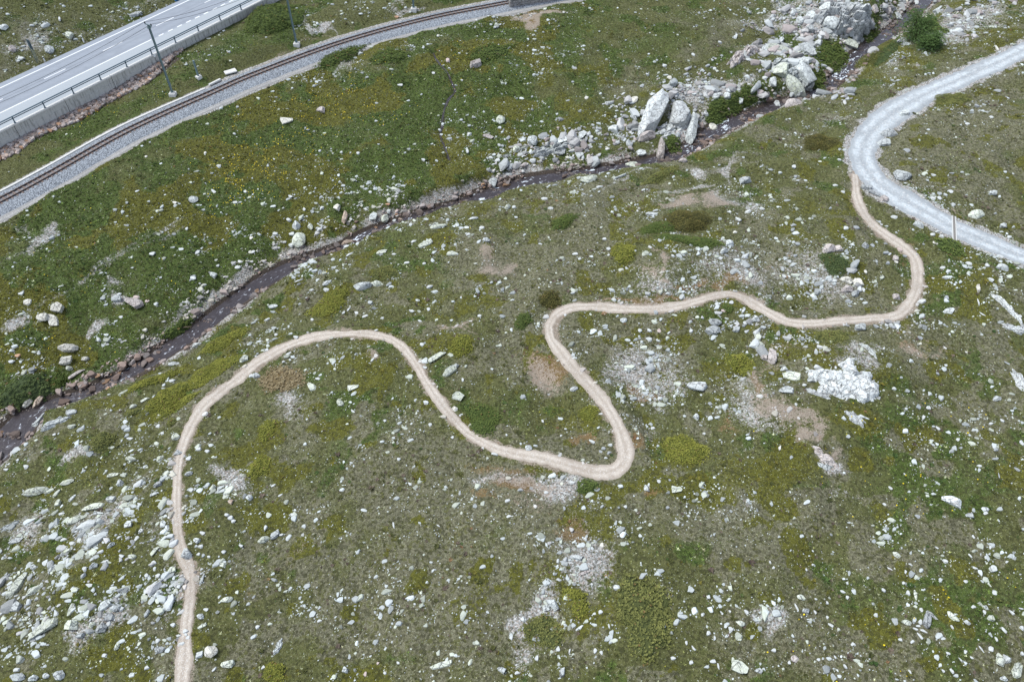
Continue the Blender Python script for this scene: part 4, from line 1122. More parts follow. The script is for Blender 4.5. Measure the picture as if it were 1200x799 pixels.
T[(600, 200)] = """360 42 85 50 15 Rl|mossy pale-green boulder on the crest above the stream;505 30 90 20 22 Sg;410 75 50 14 S;150 133 44 22 Rl;180 178 36 18 R;335 110 26 14;10 170 26 20;655 203 66 20 -5 Sg;1092 48 60 34 10 Bd|dark-topped jagged grey boulder on the slope beside the bare dirt patch;1060 228 36 28 -35 B;1045 288 28 22 Rw;1018 193 28 14;1172 180 30 20 -20;295 388 38 20 5 S;455 368 34 22 B;452 395 20 14;318 413 24 14
285 572 30 22 30;432 320 26 22 B;522 700 35 26 Rg|grey boulder inside the trail's wide middle bend;672 663 30 28 Rd;950 708 62 38 -10 Rd|large smooth dark-grey boulder below the trail's gentle crest;940 746 72 44 Bd|broken dark-grey rock under the large smooth dark boulder;645 748 32 30 B;640 790 40 26 B;960 620 30 34 50 S;1030 615 36 30 30 Sl;990 655 30 26 Bp;1140 690 40 44 Bg;1150 770 36 68 85 Sl
1050 745 40 32 Bg;970 405 42 20 -20;1020 340 46 38 Bg;990 375 40 30 B;730 575 28 20;755 400 26 20 R;1095 715 34 26;600 750 30 24;690 745 24 34 p;840 750 24 26;1085 655 40 26 30;1165 525 30 24"""
T[(900, 200)] = """625 25 76 60 -15 Rd|large rounded dark-grey boulder beside the lower gravel road;975 205 72 56 -10 Rl|round lichen-spotted pale boulder above the water bar;500 108 66 28 -35 Sd|dark slab on the roadside where the trail leaves the gravel road;545 132 40 34 Bp|brownish block at the end of the dark roadside slab;460 82 52 28 -15 Bd;858 98 38 22 S;775 22 32 15;860 14 35 12;1052 108 52 26 Bg;805 130 32 26 B;770 130 30 22 R;590 218 38 22 -10 R
705 255 46 38 -20 Bg|grey boulder in the grass between the trail and the gravel road;785 338 38 20 Sw;770 302 32 24 B;812 310 32 24 B;795 285 26 20 B;940 435 32 28 Bl;845 470 34 28 R;820 455 36 20 S;1023 442 26 30 B;1098 455 58 42 -20 Bg;1088 400 34 20 -20 S;1045 510 30 28 R;985 548 26 44 60 Sw
1120 622 52 140 -62 Fh|long flush pale bedrock strip at the photo's edge below the gravel road;1160 735 110 46 -10 Fh|lower lobe of the flush pale bedrock near the photo's edge;1180 682 40 18 S;850 657 66 34 10 Sg;835 595 30 30 B;430 736 62 40 5 Bg|pale block at the lower edge of the trail's last straight;370 508 50 46 -30 Bw|white-topped block left of the pair inside the upper loop;420 522 50 46 10 Bw|white block right of the pair inside the upper loop;368 552 55 38 Bp|pinkish brown-sided block under the white pair inside the upper loop
410 575 56 34 Rd;375 612 36 26 d;385 635 30 20 d;448 556 20 28;310 512 38 22;282 362 60 52 Bp|rough pink rock beside the dark green mat inside the upper loop;325 366 50 38 Bp;455 352 40 30 Rd;492 350 32 22 d;550 385 40 20 R;597 412 34 34 Bp;615 370 30 26 Bp;600 428 24 20 w;570 388 28 18;560 434 28 20 d;640 400 26 20;120 255 35 30 R;140 345 40 22 -10 d;127 398 30 18 d;200 85 24 14 d;130 28 26 20 Rd;315 70 32 16;350 100 26 16 R
415 270 46 20 d;365 268 34 26 R;100 425 24 18;458 474 24 24 Rw;600 590 40 36 Bp;1005 672 40 12 -35 S;987 613 12 44 80 S;712 782 30 30;505 730 36 24 d;590 735 40 22;555 725 26 24;75 495 30 22;180 515 30 20 d;1170 460 30 24;1130 310 30 20;1100 260 40 28"""
T[(0, 400)] = """322 32 88 46 10 Bw|white wedge-shaped boulder in the meadow near the stream;310 90 54 44 10 Bw|triangular pale boulder below the white wedge-shaped boulder;325 125 46 24 R;360 150 84 28 30 Sp;128 290 56 40 40 Bw;183 275 36 66 70 Bo|orange-streaked pale rock wedged at the head of the stream pool;175 700 116 46 10 Rl|long smooth pale boulder above the stream bank's bare patch;320 657 66 32 10 Rl|oval pale stone higher on the slope than the long smooth boulder;265 708 30 46 60 Sl;272 756 32 38 Bl
340 730 30 44 50 S;338 398 46 24 Rl;625 305 44 28 15 Rl;680 272 46 28 30 Sl;825 445 40 36 Rl|round pale boulder just outside the trail's bend above the stream;808 185 42 24 15 Bl;1145 78 42 38 Bl|pale block between the juniper mats and the trail;615 550 62 28 -5 Rl;752 550 52 36 5 Rl;120 588 38 28 R;440 770 102 48 10 Sl|broad flat lichened slab in the boulder field above the trail;525 740 52 34 Bg;570 660 40 44 B;530 625 66 24 5 Sl
885 620 46 28 15 R;895 697 34 22 R;1168 730 40 36 R;1000 685 38 34 R;1080 750 24 30 Bo|small orange-white stone at the edge of the grey scree fan;740 670 46 40 30 Bd;725 712 46 28 20 S;655 762 30 20;255 435 20 18;200 515 26 14 30;610 455 42 22 B;740 395 30 24;190 360 46 70 75 Sg|smooth grey bedrock lip beside the stream pool;265 370 110 46 20 Fg|whitish bedrock ledge along the stream below the pool;335 330 60 34 Sg;925 18 56 30 10 Rg;815 105 60 28 5 Sg;580 240 60 28 35 Sl
55 95 40 20 g;85 65 30 26 o;400 82 42 26 w;930 505 40 24 R;970 512 30 22;835 520 40 38 d;885 545 30 34;760 430 28 20;30 600 30 20;745 350 26 30;110 700 10 10;1180 160 36 30 R"""
T[(300, 400)] = """948 252 54 56 -10 Sl|flat square pale slab standing clear beside the trail and the juniper;932 315 30 26 Rw|small white block at the trail edge below the flat square slab;455 215 58 36 5 Sl|pale leaf-shaped slab in the grass under the trail's arch;395 285 38 48 -50 Rl|pale oval boulder in the grass under the trail's arch;452 325 40 18 -35 S;262 205 44 52 -50 Sl|broken pale rock next to the straw-coloured mat;290 172 30 20;848 70 92 36 25 Sl|long ragged pale slab on the outer side of the trail;905 140 70 44 30 Bl|split pale boulder between the ragged slab and the square slab
935 118 44 30 50 Bg;792 122 30 22 R;780 15 36 24 R;605 372 22 18;795 285 40 26 B;815 390 24 26 B;920 448 22 18;1120 527 46 20 -15 R;1175 437 14 20;82 672 34 22 45 S;115 718 36 20 40 S;548 80 18 40 50 S;130 95 22 18;155 55 38 20 30 S;968 178 18 26;1180 745 38 22 B;50 38 26 20;2 160 40 26 Rg|grey stone lying on the trail's rising bend above the stream;720 665 36 20 -40 S;670 552 26 20"""
T[(600, 400)] = """870 212 102 54 -8 Bh|ragged whitish rock in green moss west of the bare dirt slope;865 352 36 34 -40 B;930 292 34 24 B;963 308 28 20 -30;290 220 46 28 S;78 497 34 30 Rg|pale block on the inside edge of the lower trail;375 468 40 26 -30 B;430 500 30 22;455 520 30 24;415 515 28 20;460 485 28 20;440 545 24 16;450 183 30 20 R;683 65 36 14 -40 S;695 25 30 20 -40 S;680 215 32 28 d;690 265 26 30;612 297 26 18;1160 22 52 56 60 Sl|pale crumbling slab below the trail at the top of the dirt slope
1180 75 36 38 Bp;1135 122 22 20 Rd;690 655 28 26 Rg;630 685 30 44 B;772 692 52 42 -10 Sl|star-edged whitish slab below the olive cushion mat;730 778 24 22;740 650 20 14;530 773 26 22;160 707 30 24 B;245 780 20 32;280 660 36 22;143 372 16 24;252 410 22 14;230 440 18 16;900 432 20 18;660 405 30 22;40 695 40 26;385 690 26 16"""
T[(900, 400)] = """372 160 268 248 -12 Fh|huge pale banded bedrock outcrop below the trail;240 240 96 50 -30 Fh|low grey lobe at the foot of the huge bedrock outcrop;110 160 82 52 -10 Sl|flat pale slab beside the huge bedrock outcrop;85 222 82 50 Sg;20 68 60 76 60 Bp|pinkish grey rock at the top of the bare dirt slope;75 130 42 30 B;405 345 70 100 40 Fh|three-cornered pale bedrock slab in green moss under the huge outcrop;450 355 50 24 -25 Sg;262 530 130 70 -38 Fk|pink and grey bedrock patch lower on the mossy slope;265 580 70 40 -10 Fg
860 745 86 62 -25 Bh|pitted grey boulder alone in the lower green slope;1015 785 40 28 R;1195 190 60 175 88 Fh|tall pale bedrock slab cut off by the photo's edge;1070 265 46 34 B;728 355 28 36 -40;795 405 24 28 -50;750 310 40 22 S;890 460 24 24;1098 370 28 26 R;1068 505 28 28;1065 548 46 22 15 S;990 583 26 20 R;1165 598 36 22 -35;1082 625 12 36 70;572 685 28 22 -40 R;545 762 20 18;835 112 24 14;930 50 18 16 Rw;1120 100 34 18 -35;795 150 24 22;590 220 28 26 -40;625 168 20 16
55 495 26 40 50 Bw;285 35 26 26;1190 475 30 36 B;640 620 14 16;1045 385 30 16;475 30 40 70 -60 Fg;200 178 40 34 B;170 205 28 20"""
T[(0, 599)] = """78 340 60 116 76 Sl|tall greenish slab near the photo's edge in the boulder field;165 368 86 42 25 Rl|smooth oblong boulder beside the tall greenish slab;78 445 54 46 Bd|grey block below the tall greenish slab;10 475 26 30 R;205 540 146 78 28 Sl|big lichen-streaked slab with ribbed top in the boulder field;335 530 76 54 5 Bl|square pale boulder beside the big lichen-streaked slab;335 455 28 54 78 Sl|upright narrow pale stone above the square pale boulder;375 582 56 30 10 Bg;478 540 50 54 Bd|dark-sided block at the foot of the grey rubble heap
435 530 40 36 Rl;515 490 50 48 d;545 450 60 48 20 Bg;490 440 70 52 30 Bg;570 455 30 30 R;550 628 34 44 70 R;490 672 30 24 R;750 645 50 34 -5 Rd|smooth bluish stone beside the lowest part of the trail;882 195 54 56 -10 Bd|grey squarish block at the trail's kink;805 275 46 32 Bl;845 335 40 28 Rl;765 345 50 26 5 S;810 530 36 26 R;725 180 34 60 60 Sl;620 212 48 30 Rl;570 208 32 28 R;720 240 32 34 R;795 190 30 28 R;660 90 26 34 B;640 125 24 34
355 35 76 46 20 Rl|domed pale boulder at the upper end of the boulder streak;470 45 52 38 Bg;300 130 46 22 S;990 652 62 58 Rw|round cream boulder on the grass right of the trail's bottom end;935 670 42 34 Bg;940 490 40 34 Bg;948 535 50 26 30 S;1063 412 62 36 10 Rl|oblong pale boulder on the grass uphill of the round cream boulder;1072 712 68 50 10 Bl|lichened block on the grass below the round cream boulder;1005 735 22 38 60;950 310 22 60 80 S;925 135 40 34 B;950 100 36 30 B;940 165 34 24 B
965 458 32 24;1045 250 40 30 B;1020 242 34 26 R;1080 30 36 30 R;1065 15 30 26;1095 45 30 24;1130 160 28 24;978 212 26 16;1050 190 30 22;930 200 26 20 R;280 765 62 56 B;160 775 52 40 B;218 768 38 30;85 775 86 46 B;100 685 46 58 B;80 740 40 26;690 475 24 46 65;740 605 30 30;690 730 34 30 R;460 8 70 20 S;290 12 40 20;160 260 36 32 R;245 270 34 48 70;490 235 46 22 20 S;440 250 46 38 B;350 365 42 28;415 345 46 22 S;80 135 86 32 5 Sd;50 65 110 36 30 Fg
320 185 56 38 30 B;520 155 46 32 35 B;600 60 46 38 B;340 150 40 26;300 200 40 30;370 130 34 30;400 70 40 30;430 100 36 26;560 120 36 26 30;470 190 40 26 30;395 270 30 34;765 55 30 40;775 120 34 28;690 300 30 30;740 300 34 28;700 390 34 24;770 320 30 20;740 385 40 30;840 580 30 24;870 560 34 30;880 590 30 24;850 620 40 22;870 575 26 20"""
T[(300, 599)] = """90 108 50 44 30 Bg|grey block in the pair uphill of the bare straw streak;38 130 56 38 10 Rl|paler rounded block in the pair uphill of the bare straw streak;122 108 30 24 30;45 75 22 40 80;870 718 108 34 15 Sl|long pale pointed slab near the bottom edge;1005 702 28 38 50 Rl|oval pale stone near the pointed slab at the bottom edge;420 738 36 38 B;645 60 16 46 -70 S;470 580 38 16 25 S;170 15 30 26;853 66 28 10 -25 S;105 625 44 78 75 Fg;8 540 28 26;35 728 26 30 R;572 710 18 18 Rp;512 760 24 34 Bp;298 510 32 20
605 755 22 24;665 708 24 18;1150 740 50 36 B;745 433 18 18 R;1195 590 26 30"""
T[(600, 599)] = """192 425 64 78 -45 Bg|large cracked pale boulder in the stony heath near the bottom;158 450 42 38 B;300 215 64 30 -5 Bg|pale flat-topped block in the middle of the grey rubble field;420 157 30 36 Rw;492 355 34 32 R|rounded pale stone beside the large olive juniper;612 302 22 34 70;696 350 20 18;318 545 52 22 30 S;55 505 34 34;185 530 40 24;1068 722 76 70 -20 Sl|broad pale boulder with an angular top near the bottom edge;1158 742 40 38 -40 B;940 700 40 26;967 722 16 44 -80;1070 520 44 38 -20 Rl|greenish rounded boulder upslope of the broad angular boulder
1098 468 28 34 R;1022 550 32 32 -40 R;920 570 28 30 -40 R;950 590 20 38 70;850 637 22 40 -50 R;818 615 20 28;755 687 34 24 R;840 705 30 26;892 482 18 24;920 398 22 28;980 470 20 36 -50;1020 467 16 16;343 130 24 28;390 650 22 34;418 660 20 26;415 470 28 30;385 478 22 18;455 535 16 32 -70;115 685 28 38;235 750 30 54 B;25 755 36 28;215 640 24 36;270 650 14 38 70;340 285 60 20 20 p"""
T[(900, 599)] = """745 505 52 74 -40 Bd|largest leaning slab of the stacked grey slabs in the lower grass;770 480 20 56 -52 Sd|thin dark slab tilted at the top of the stacked grey slabs;720 460 28 26 l;648 518 44 38 -20 Rl|yellowish block at the left end of the stacked grey slabs;685 508 26 42 50 S;712 515 24 36;730 558 44 24 -30 S;712 578 22 46 -60 S;690 550 34 18;702 535 30 14;676 608 34 20 20 S;865 488 38 60 -50 Rl|oval pale boulder beyond the stacked grey slabs;932 518 38 30 -20 R;863 540 22 30 -50;1040 498 38 36 B
1080 685 44 60 80 Bl|tall pale block of the cluster in the photo's lower corner;1118 685 40 52 Bg;1162 742 56 72 50 Bl|lowest pale slab in the photo's lower corner;1105 778 36 34 -35;1105 550 26 42 -60 S;1045 640 34 32 -30;1000 640 14 46 -70 S;1002 437 24 46 -55 S;963 445 30 26 R;1140 470 20 38 -50;1025 328 26 52 -65 S;1050 268 38 36 B;968 263 46 20 -10 S;1058 378 28 34;600 200 34 38 -50 Rl|rounded pale stone alone near the dark heather patch;570 268 36 14 -30 S;645 280 16 30;668 248 28 18 -40
828 232 32 26 B;542 367 30 28 R;655 380 26 34 R;692 385 22 56 80 S;635 335 20 22;155 400 40 32 -20 Rl|rounded pale stone above the patch of tiny white stones;175 465 42 32 B;132 440 16 60 -70 S;125 688 36 36 Rp|round pinkish stone near the bottom edge below the tiny white stones;98 705 20 26;25 650 36 24;293 530 38 28 -35 B;278 495 18 24;372 402 22 26;350 375 32 22 -30;398 620 30 28;362 725 36 26 -40;238 693 28 18;278 427 20 24;225 410 22 14;26 262 18 24;10 238 12 22;180 272 16 22
1043 165 20 30 60;1020 215 14 24;948 205 16 28 -60;1120 235 26 14;963 118 20 26;700 22 32 22;1020 6 36 18;945 18 46 28 B;1188 545 26 28;1185 455 32 12;925 655 26 26;955 685 26 16 -30;1068 595 18 26;900 690 12 30 -50;845 665 32 22 -20;1190 665 22 26;618 598 26 20;505 485 24 28;790 170 26 12 -40;928 328 34 18;220 470 18 28;315 680 16 26;860 745 18 34;820 745 20 22;665 750 24 32 -50;1015 470 20 30"""
T[(300, 0)] = """1148 563 42 42 Rl|lone rounded pale boulder in green grass right of the rivulet;1030 306 60 40 15 Bp|pinkish flat boulder in the grass near the rivulet's head;900 282 26 32 Bp;676 398 34 16 S;305 515 44 28 Bp|cluster stone with pink tint among the yellow flowers;145 567 60 34 Sw|whitish slab at the lower side of the yellow flower patch;480 720 26 18 R;400 715 20 16;300 708 20 16;855 168 20 16;1035 95 14 14;830 342 26 14;965 377 16 14;660 82 30 16 o;860 610 26 14;1090 640 60 24 -10 p;1160 770 34 24;990 705 22 40 -60;1000 630 34 30 B;785 750 24 24"""
T[(0, 0)] = """232 235 46 34 Bg|pale rock on the verge uphill of the marker post;325 170 40 34 B;215 120 40 24 30;150 120 30 16 R;280 90 30 16 -40;640 70 60 22 20 Sd;1100 10 2 2;685 735 18 14 Rw;962 718 16 18 Rw;1100 628 20 16;1025 780 30 20;20 130 40 30;60 230 40 30 p;100 275 40 24"""

RLIST = []
for (ox, oy), txt in T.items():
    for ent in txt.replace('\n', ';').split(';'):
        body, _, lab = ent.strip().partition('|')
        tk = body.split()
        if not tk: continue
        code = ''
        if not tk[-1].lstrip('-').isdigit(): code = tk.pop()
        nums = [float(t) for t in tk]
        x, y, w, h = nums[:4]; ang = nums[4] if len(nums) > 4 else None
        if w < 4: continue
        shp = next((c for c in code if c in 'BRSFC'), None); colr = next((c for c in code if c in 'gdlpowhk'), None)
        RLIST.append(dict(px=ox + x / 4, py=oy + y / 4, w=w / 4, h=h / 4, a=ang, shp=shp, col=colr, lab=lab))
rr = random.Random(3)
for r in RLIST:
    r['size'] = r['w'] * r['h']
    if r['shp'] is None: r['shp'] = rr.choice('BBRS')
    if r['col'] is None: r['col'] = rr.choice('ggl') if r['px'] < 600 or r['py'] > 620 else rr.choice('gggd')
RLIST.sort(key=lambda r: (r['lab'] == '', -r['size']))
N_THING = 298
P = at([r['px'] for r in RLIST], [r['py'] + r['h'] * 0.12 for r in RLIST])
_, _, dps = project(*P.T)
RATIO = dict(C=0.15, B=0.50, R=0.46, S=0.22, F=0.14)
for r, p, dp in zip(RLIST, P, dps):
    s = F_PX / dp
    dv = CAM - p; el = math.asin(dv[2] / np.linalg.norm(dv)); se, ce = math.sin(el), math.cos(el)
    r['p'] = p; r['s'] = s
    k = RATIO[r['shp']]
    if r['a'] is None or abs(r['w'] - r['h']) < 4 / 4:
        L = r['w'] / s
        D = r['h'] / s / (se + k * 0.7 * ce)
        if r['a'] is None: rot = rr.uniform(-0.35, 0.35)
        else: rot = math.radians(r['a'])
    else:
        a = math.radians(r['a'])
        mj, mn = (r['w'], r['h']) if r['w'] >= r['h'] else (r['h'], r['w'])
        if r['h'] > r['w'] and abs(r['a']) < 45: a = a + math.pi / 2      # long side is across
        gx, gy = math.cos(a), math.sin(a) / se
        L = mj / s * math.hypot(gx, gy) * (0.9 if abs(math.sin(a)) > .5 else 1)
        rot = math.atan2(gy, gx)
        D = mn / s / max(0.55, abs(math.cos(a)) * (se + k * 0.6 * ce) + abs(math.sin(a)))
    Hh = max(0.12, k * math.sqrt(L * D) * rr.uniform(0.85, 1.15))
    kk = 1.02 if r['shp'] == 'C' else 1.12 if r['shp'] == 'F' else 1.0 if r['lab'] else 0.86
    L *= kk; D *= kk
    r['dim'] = (L, D, Hh); r['rot'] = rot; r['i'] = rr.randrange(8)

SPECIAL = {}
ROCKOBJ = []
for n, r in enumerate(RLIST[:N_THING]):
    L, D, Hh = r['dim']
    me = rock_mesh(r['shp'], r['i'] if r['shp'] not in 'FC' else n % 9, r['col'])
    name = 'rock_crag' if r['shp'] == 'C' else 'bedrock_outcrop' if r['shp'] == 'F' else 'flat_rock' if r['shp'] == 'S' else 'boulder'
    o = link(name, me)
    emb = {'B': 0.36, 'R': 0.38, 'S': 0.32, 'F': 0.45, 'C': 0.45}[r['shp']]
    zz = r['p'][2]
    o.scale = (L / 2, D / 2, Hh / 2 / (1 - emb) if r['shp'] not in 'FC' else Hh)
    o.location = (r['p'][0], r['p'][1], zz + (o.scale[2] * (1 - 2 * emb) if r['shp'] not in 'FC' else 0.02))
    # lie along the slope
    e_ = 0.6
    gx = float(G.h(r['p'][0] + e_, r['p'][1]) - G.h(r['p'][0] - e_, r['p'][1])) / (2 * e_); gy = float(G.h(r['p'][0], r['p'][1] + e_) - G.h(r['p'][0], r['p'][1] - e_)) / (2 * e_)
    nrm = Vector((-gx * 0.8, -gy * 0.8, 1)).normalized()
    q_ = Vector((0, 0, 1)).rotation_difference(nrm)
    tl_ = 0.0 if r['shp'] in 'FC' else rr.uniform(-0.14, 0.14)
    o.rotation_mode = 'QUATERNION'
    from mathutils import Quaternion
    o.rotation_quaternion = q_ @ Quaternion((0, 0, 1), r['rot']) @ Quaternion((1, 0, 0), tl_)
    ROCKOBJ.append((o, r))

# labels for the rest: by look, and by the thing next to it that one can find
ANCH = [(735, 545, "the trail's lowest hairpin"), (648, 372, "the trail's wide middle bend"), (1076, 330, "the trail's last bend"), (430, 392, "the trail's high arch"), (226, 665, "the trail's kink"), (1003, 205, "the trail's top junction"), (214, 540, "the trail's steep climb"),
        (600, 530, "the trail's lower straight"), (858, 345, "the trail's gentle crest"), (1117, 268, 'the wooden water bar'), (990, 442, 'the huge bedrock outcrop'), (1003, 486, 'the three-cornered bedrock slab'), (966, 535, 'the pink bedrock patch'),
        (247, 762, 'the round cream boulder'), (51, 735, 'the big lichen-streaked slab'), (765, 137, 'the massive tilted boulder'), (935, 95, 'the overhanging rock'), (408, 284, 'the orange-brown stream boulder'), (28, 490, 'the stream pool'), (755, 720, 'the large olive juniper'),
        (866, 66, 'the layered pinkish slab'), (60, 370, 'the pale meadow blocks'), (1085, 728, 'the stacked grey slabs'), (80, 408, 'the white wedge-shaped boulder'), (838, 238, 'the bare dirt patch'), (994, 330, 'the white pair in the loop'), (1041, 157, 'the smooth boulder at the road bend'), (330, 445, 'the straw-coloured mat'),
        (265, 565, 'the grey scree fan'), (428, 336, 'the long low grey boulder'), (520, 120, 'the rivulet'), (820, 105, 'the grey scree patch'), (1170, 345, 'the long flush bedrock'), (1020, 20, 'the dark green alder'), (802, 528, 'the olive cushion mat'), (655, 212, 'the stony stream bend'), (300, 190, 'the yellow flower patch'),
        (137, 712, 'the grey rubble heap'), (680, 640, 'the grey rubble field'), (900, 725, 'the tiny white stones'), (1115, 786, 'the pitted grey boulder'), (537, 462, 'the square slab by the trail'), (815, 453, 'the ragged whitish rock'), (1035, 280, "the trail's S-curve below the road"), (45, 575, 'the long smooth pale boulder'),
        (518, 778, 'the pointed slab'), (867, 780, 'the broad angular boulder'), (648, 706, 'the cracked pale boulder'), (1175, 770, "the photo's lower right corner"), (805, 262, 'the tall round juniper'), (120, 600, 'the broad flat lichened slab'), (1115, 587, 'the pitted grey boulder'), (205, 110, 'the tall mast')]
ANCH = [a for i, a in enumerate(ANCH) if not (a[2] == 'the pitted grey boulder' and a[0] == 1115 and a[1] == 786)]
COLW = dict(g='pale grey', d='dark grey', l='lichened', p='pinkish', o='orange-brown', w='whitish', h='banded grey', k='pink')
SHW = dict(B='angular', R='rounded', S='flat', F='flush', C='craggy')
groups = {}
for o, r in ROCKOBJ:
    if r['lab']:
        tag(o, r['lab'], {'F': 'outcrop', 'C': 'crag', 'S': 'rock'}.get(r['shp'], 'boulder')); continue
    d = [((a[0] - r['px']) ** 2 + (1.3 * (a[1] - r['py'])) ** 2, a) for a in ANCH]
    dd, a = min(d, key=lambda t: t[0])
    dx, dy = r['px'] - a[0], r['py'] - a[1]
    rel = ('right of' if dx > 0 else 'left of') if abs(dx) > abs(dy) else ('below' if dy > 0 else 'above')
    L, D, Hh = r['dim']
    szw = 'big' if L * D > 3.2 else 'mid-sized' if L * D > 1.3 else 'small'
    asp = max(r['w'], r['h']) / min(r['w'], r['h'])
    form = 'elongated' if asp > 1.9 else SHW[r['shp']]
    key = f"{szw} {form} {COLW[r['col']]} stone {rel} {a[2]}"
    groups.setdefault(key, []).append((dd, o, r))
ORD = ['nearest to it', 'second from it', 'third from it', 'fourth from it', 'fifth from it', 'sixth from it', 'seventh from it', 'eighth from it']
for key, lst in groups.items():
    lst.sort(key=lambda t: t[0])
    for i, (dd, o, r) in enumerate(lst):
        lab = key if len(lst) == 1 else f"{key}, {ORD[min(i, 7)]}"
        tag(o, lab, {'F': 'outcrop', 'C': 'crag', 'S': 'rock'}.get(r['shp'], 'boulder'))
for o, r in ROCKOBJ: o['group'] = 'boulders scattered over the alpine slope'

# ------------------------------------------------------------------ scattering
def in_view(x, y, mx=170, my=130):
    u, v, _ = project(x, y, G.h(x, y))
    return (u > -mx) & (u < 1200 + mx) & (v > -my) & (v < 799 + my), u, v


def sample(n):
    """even sample of ground points that the photograph (and a little round it) shows"""
    out = []
    tot = 0
    while tot < n:
        x = RNG.uniform(-112, 112, n); y = RNG.uniform(8, 165, n)
        ok, u, v = in_view(x, y)
        out.append(np.column_stack([x, y, u, v])[ok]); tot += ok.sum()
    return np.vstack(out)[:n]


def rot_z(a, tilt=None):
    c, s = np.cos(a), np.sin(a)
    R = np.zeros((len(a), 3, 3)); R[:, 0, 0] = c; R[:, 0, 1] = -s; R[:, 1, 0] = s; R[:, 1, 1] = c; R[:, 2, 2] = 1
    if tilt is not None:
        ct, st_ = np.cos(tilt), np.sin(tilt)
        Q = np.zeros_like(R); Q[:, 0, 0] = 1; Q[:, 1, 1] = ct; Q[:, 1, 2] = -st_; Q[:, 2, 1] = st_; Q[:, 2, 2] = ct
        R = R @ Q
    return R


def scatter(name, variants, pos, scale, rot, col, mat, kind='stuff', smooth=False, parent=None):
    V_, T_, C_ = [], [], []
    base_n = 0
    pick = RNG.integers(0, len(variants), len(pos))
    for k, (v, f) in enumerate(variants):
        s = pick == k
        if not s.any(): continue
        P_ = np.einsum('nij,nvj->nvi', rot[s], v[None] * scale[s][:, None, :]) + pos[s][:, None, :]
        m_ = len(P_)
        V_.append(P_.reshape(-1, 3)); T_.append((f[None] + base_n + (np.arange(m_) * len(v))[:, None, None]).reshape(-1, 3))
        C_.append(np.repeat(col[s], len(v), 0)); base_n += m_ * len(v)
    me = mesh_from(name, np.vstack(V_), tris=np.vstack(T_), mats=[mat], smooth=smooth, attrs={'Col': np.vstack(C_)})
    o = link(name, me, parent)
    return tag(o, kind=kind)


SV0 = [rock_verts(2, 500 + i, 6, (0.5, 0.85), 0.0, 0.45, 5) for i in range(10)]
def small_variant(i):
    rng = np.random.default_rng(900 + i); v, f = ico(0) if False else ico(1)
    import numpy as _n
    v = v * rng.uniform(0.75, 1.15, (len(v), 1))
    for _ in range(5):
        n = rng.normal(size=3); n /= np.linalg.norm(n); v = v - np.clip(v @ n - rng.uniform(.5, .8), 0, None)[:, None] * n
    return v, f
def tiny_variant(i):
    rng = np.random.default_rng(950 + i)
    f = (1 + 5 ** .5) / 2
    v = np.array([[-1, f, 0], [1, f, 0], [-1, -f, 0], [1, -f, 0], [0, -1, f], [0, 1, f], [0, -1, -f], [0, 1, -f], [f, 0, -1], [f, 0, 1], [-f, 0, -1], [-f, 0, 1]]) / 1.9
    t = np.array([[0, 11, 5], [0, 5, 1], [0, 1, 7], [0, 7, 10], [0, 10, 11], [1, 5, 9], [5, 11, 4], [11, 10, 2], [10, 7, 6], [7, 1, 8], [3, 9, 4], [3, 4, 2], [3, 2, 6], [3, 6, 8], [3, 8, 9], [4, 9, 5], [2, 4, 11], [6, 2, 10], [8, 6, 7], [9, 8, 1]])
    v = v * rng.uniform(0.65, 1.2, (12, 1)); return v, t
SV1 = [tiny_variant(i) for i in range(8)]

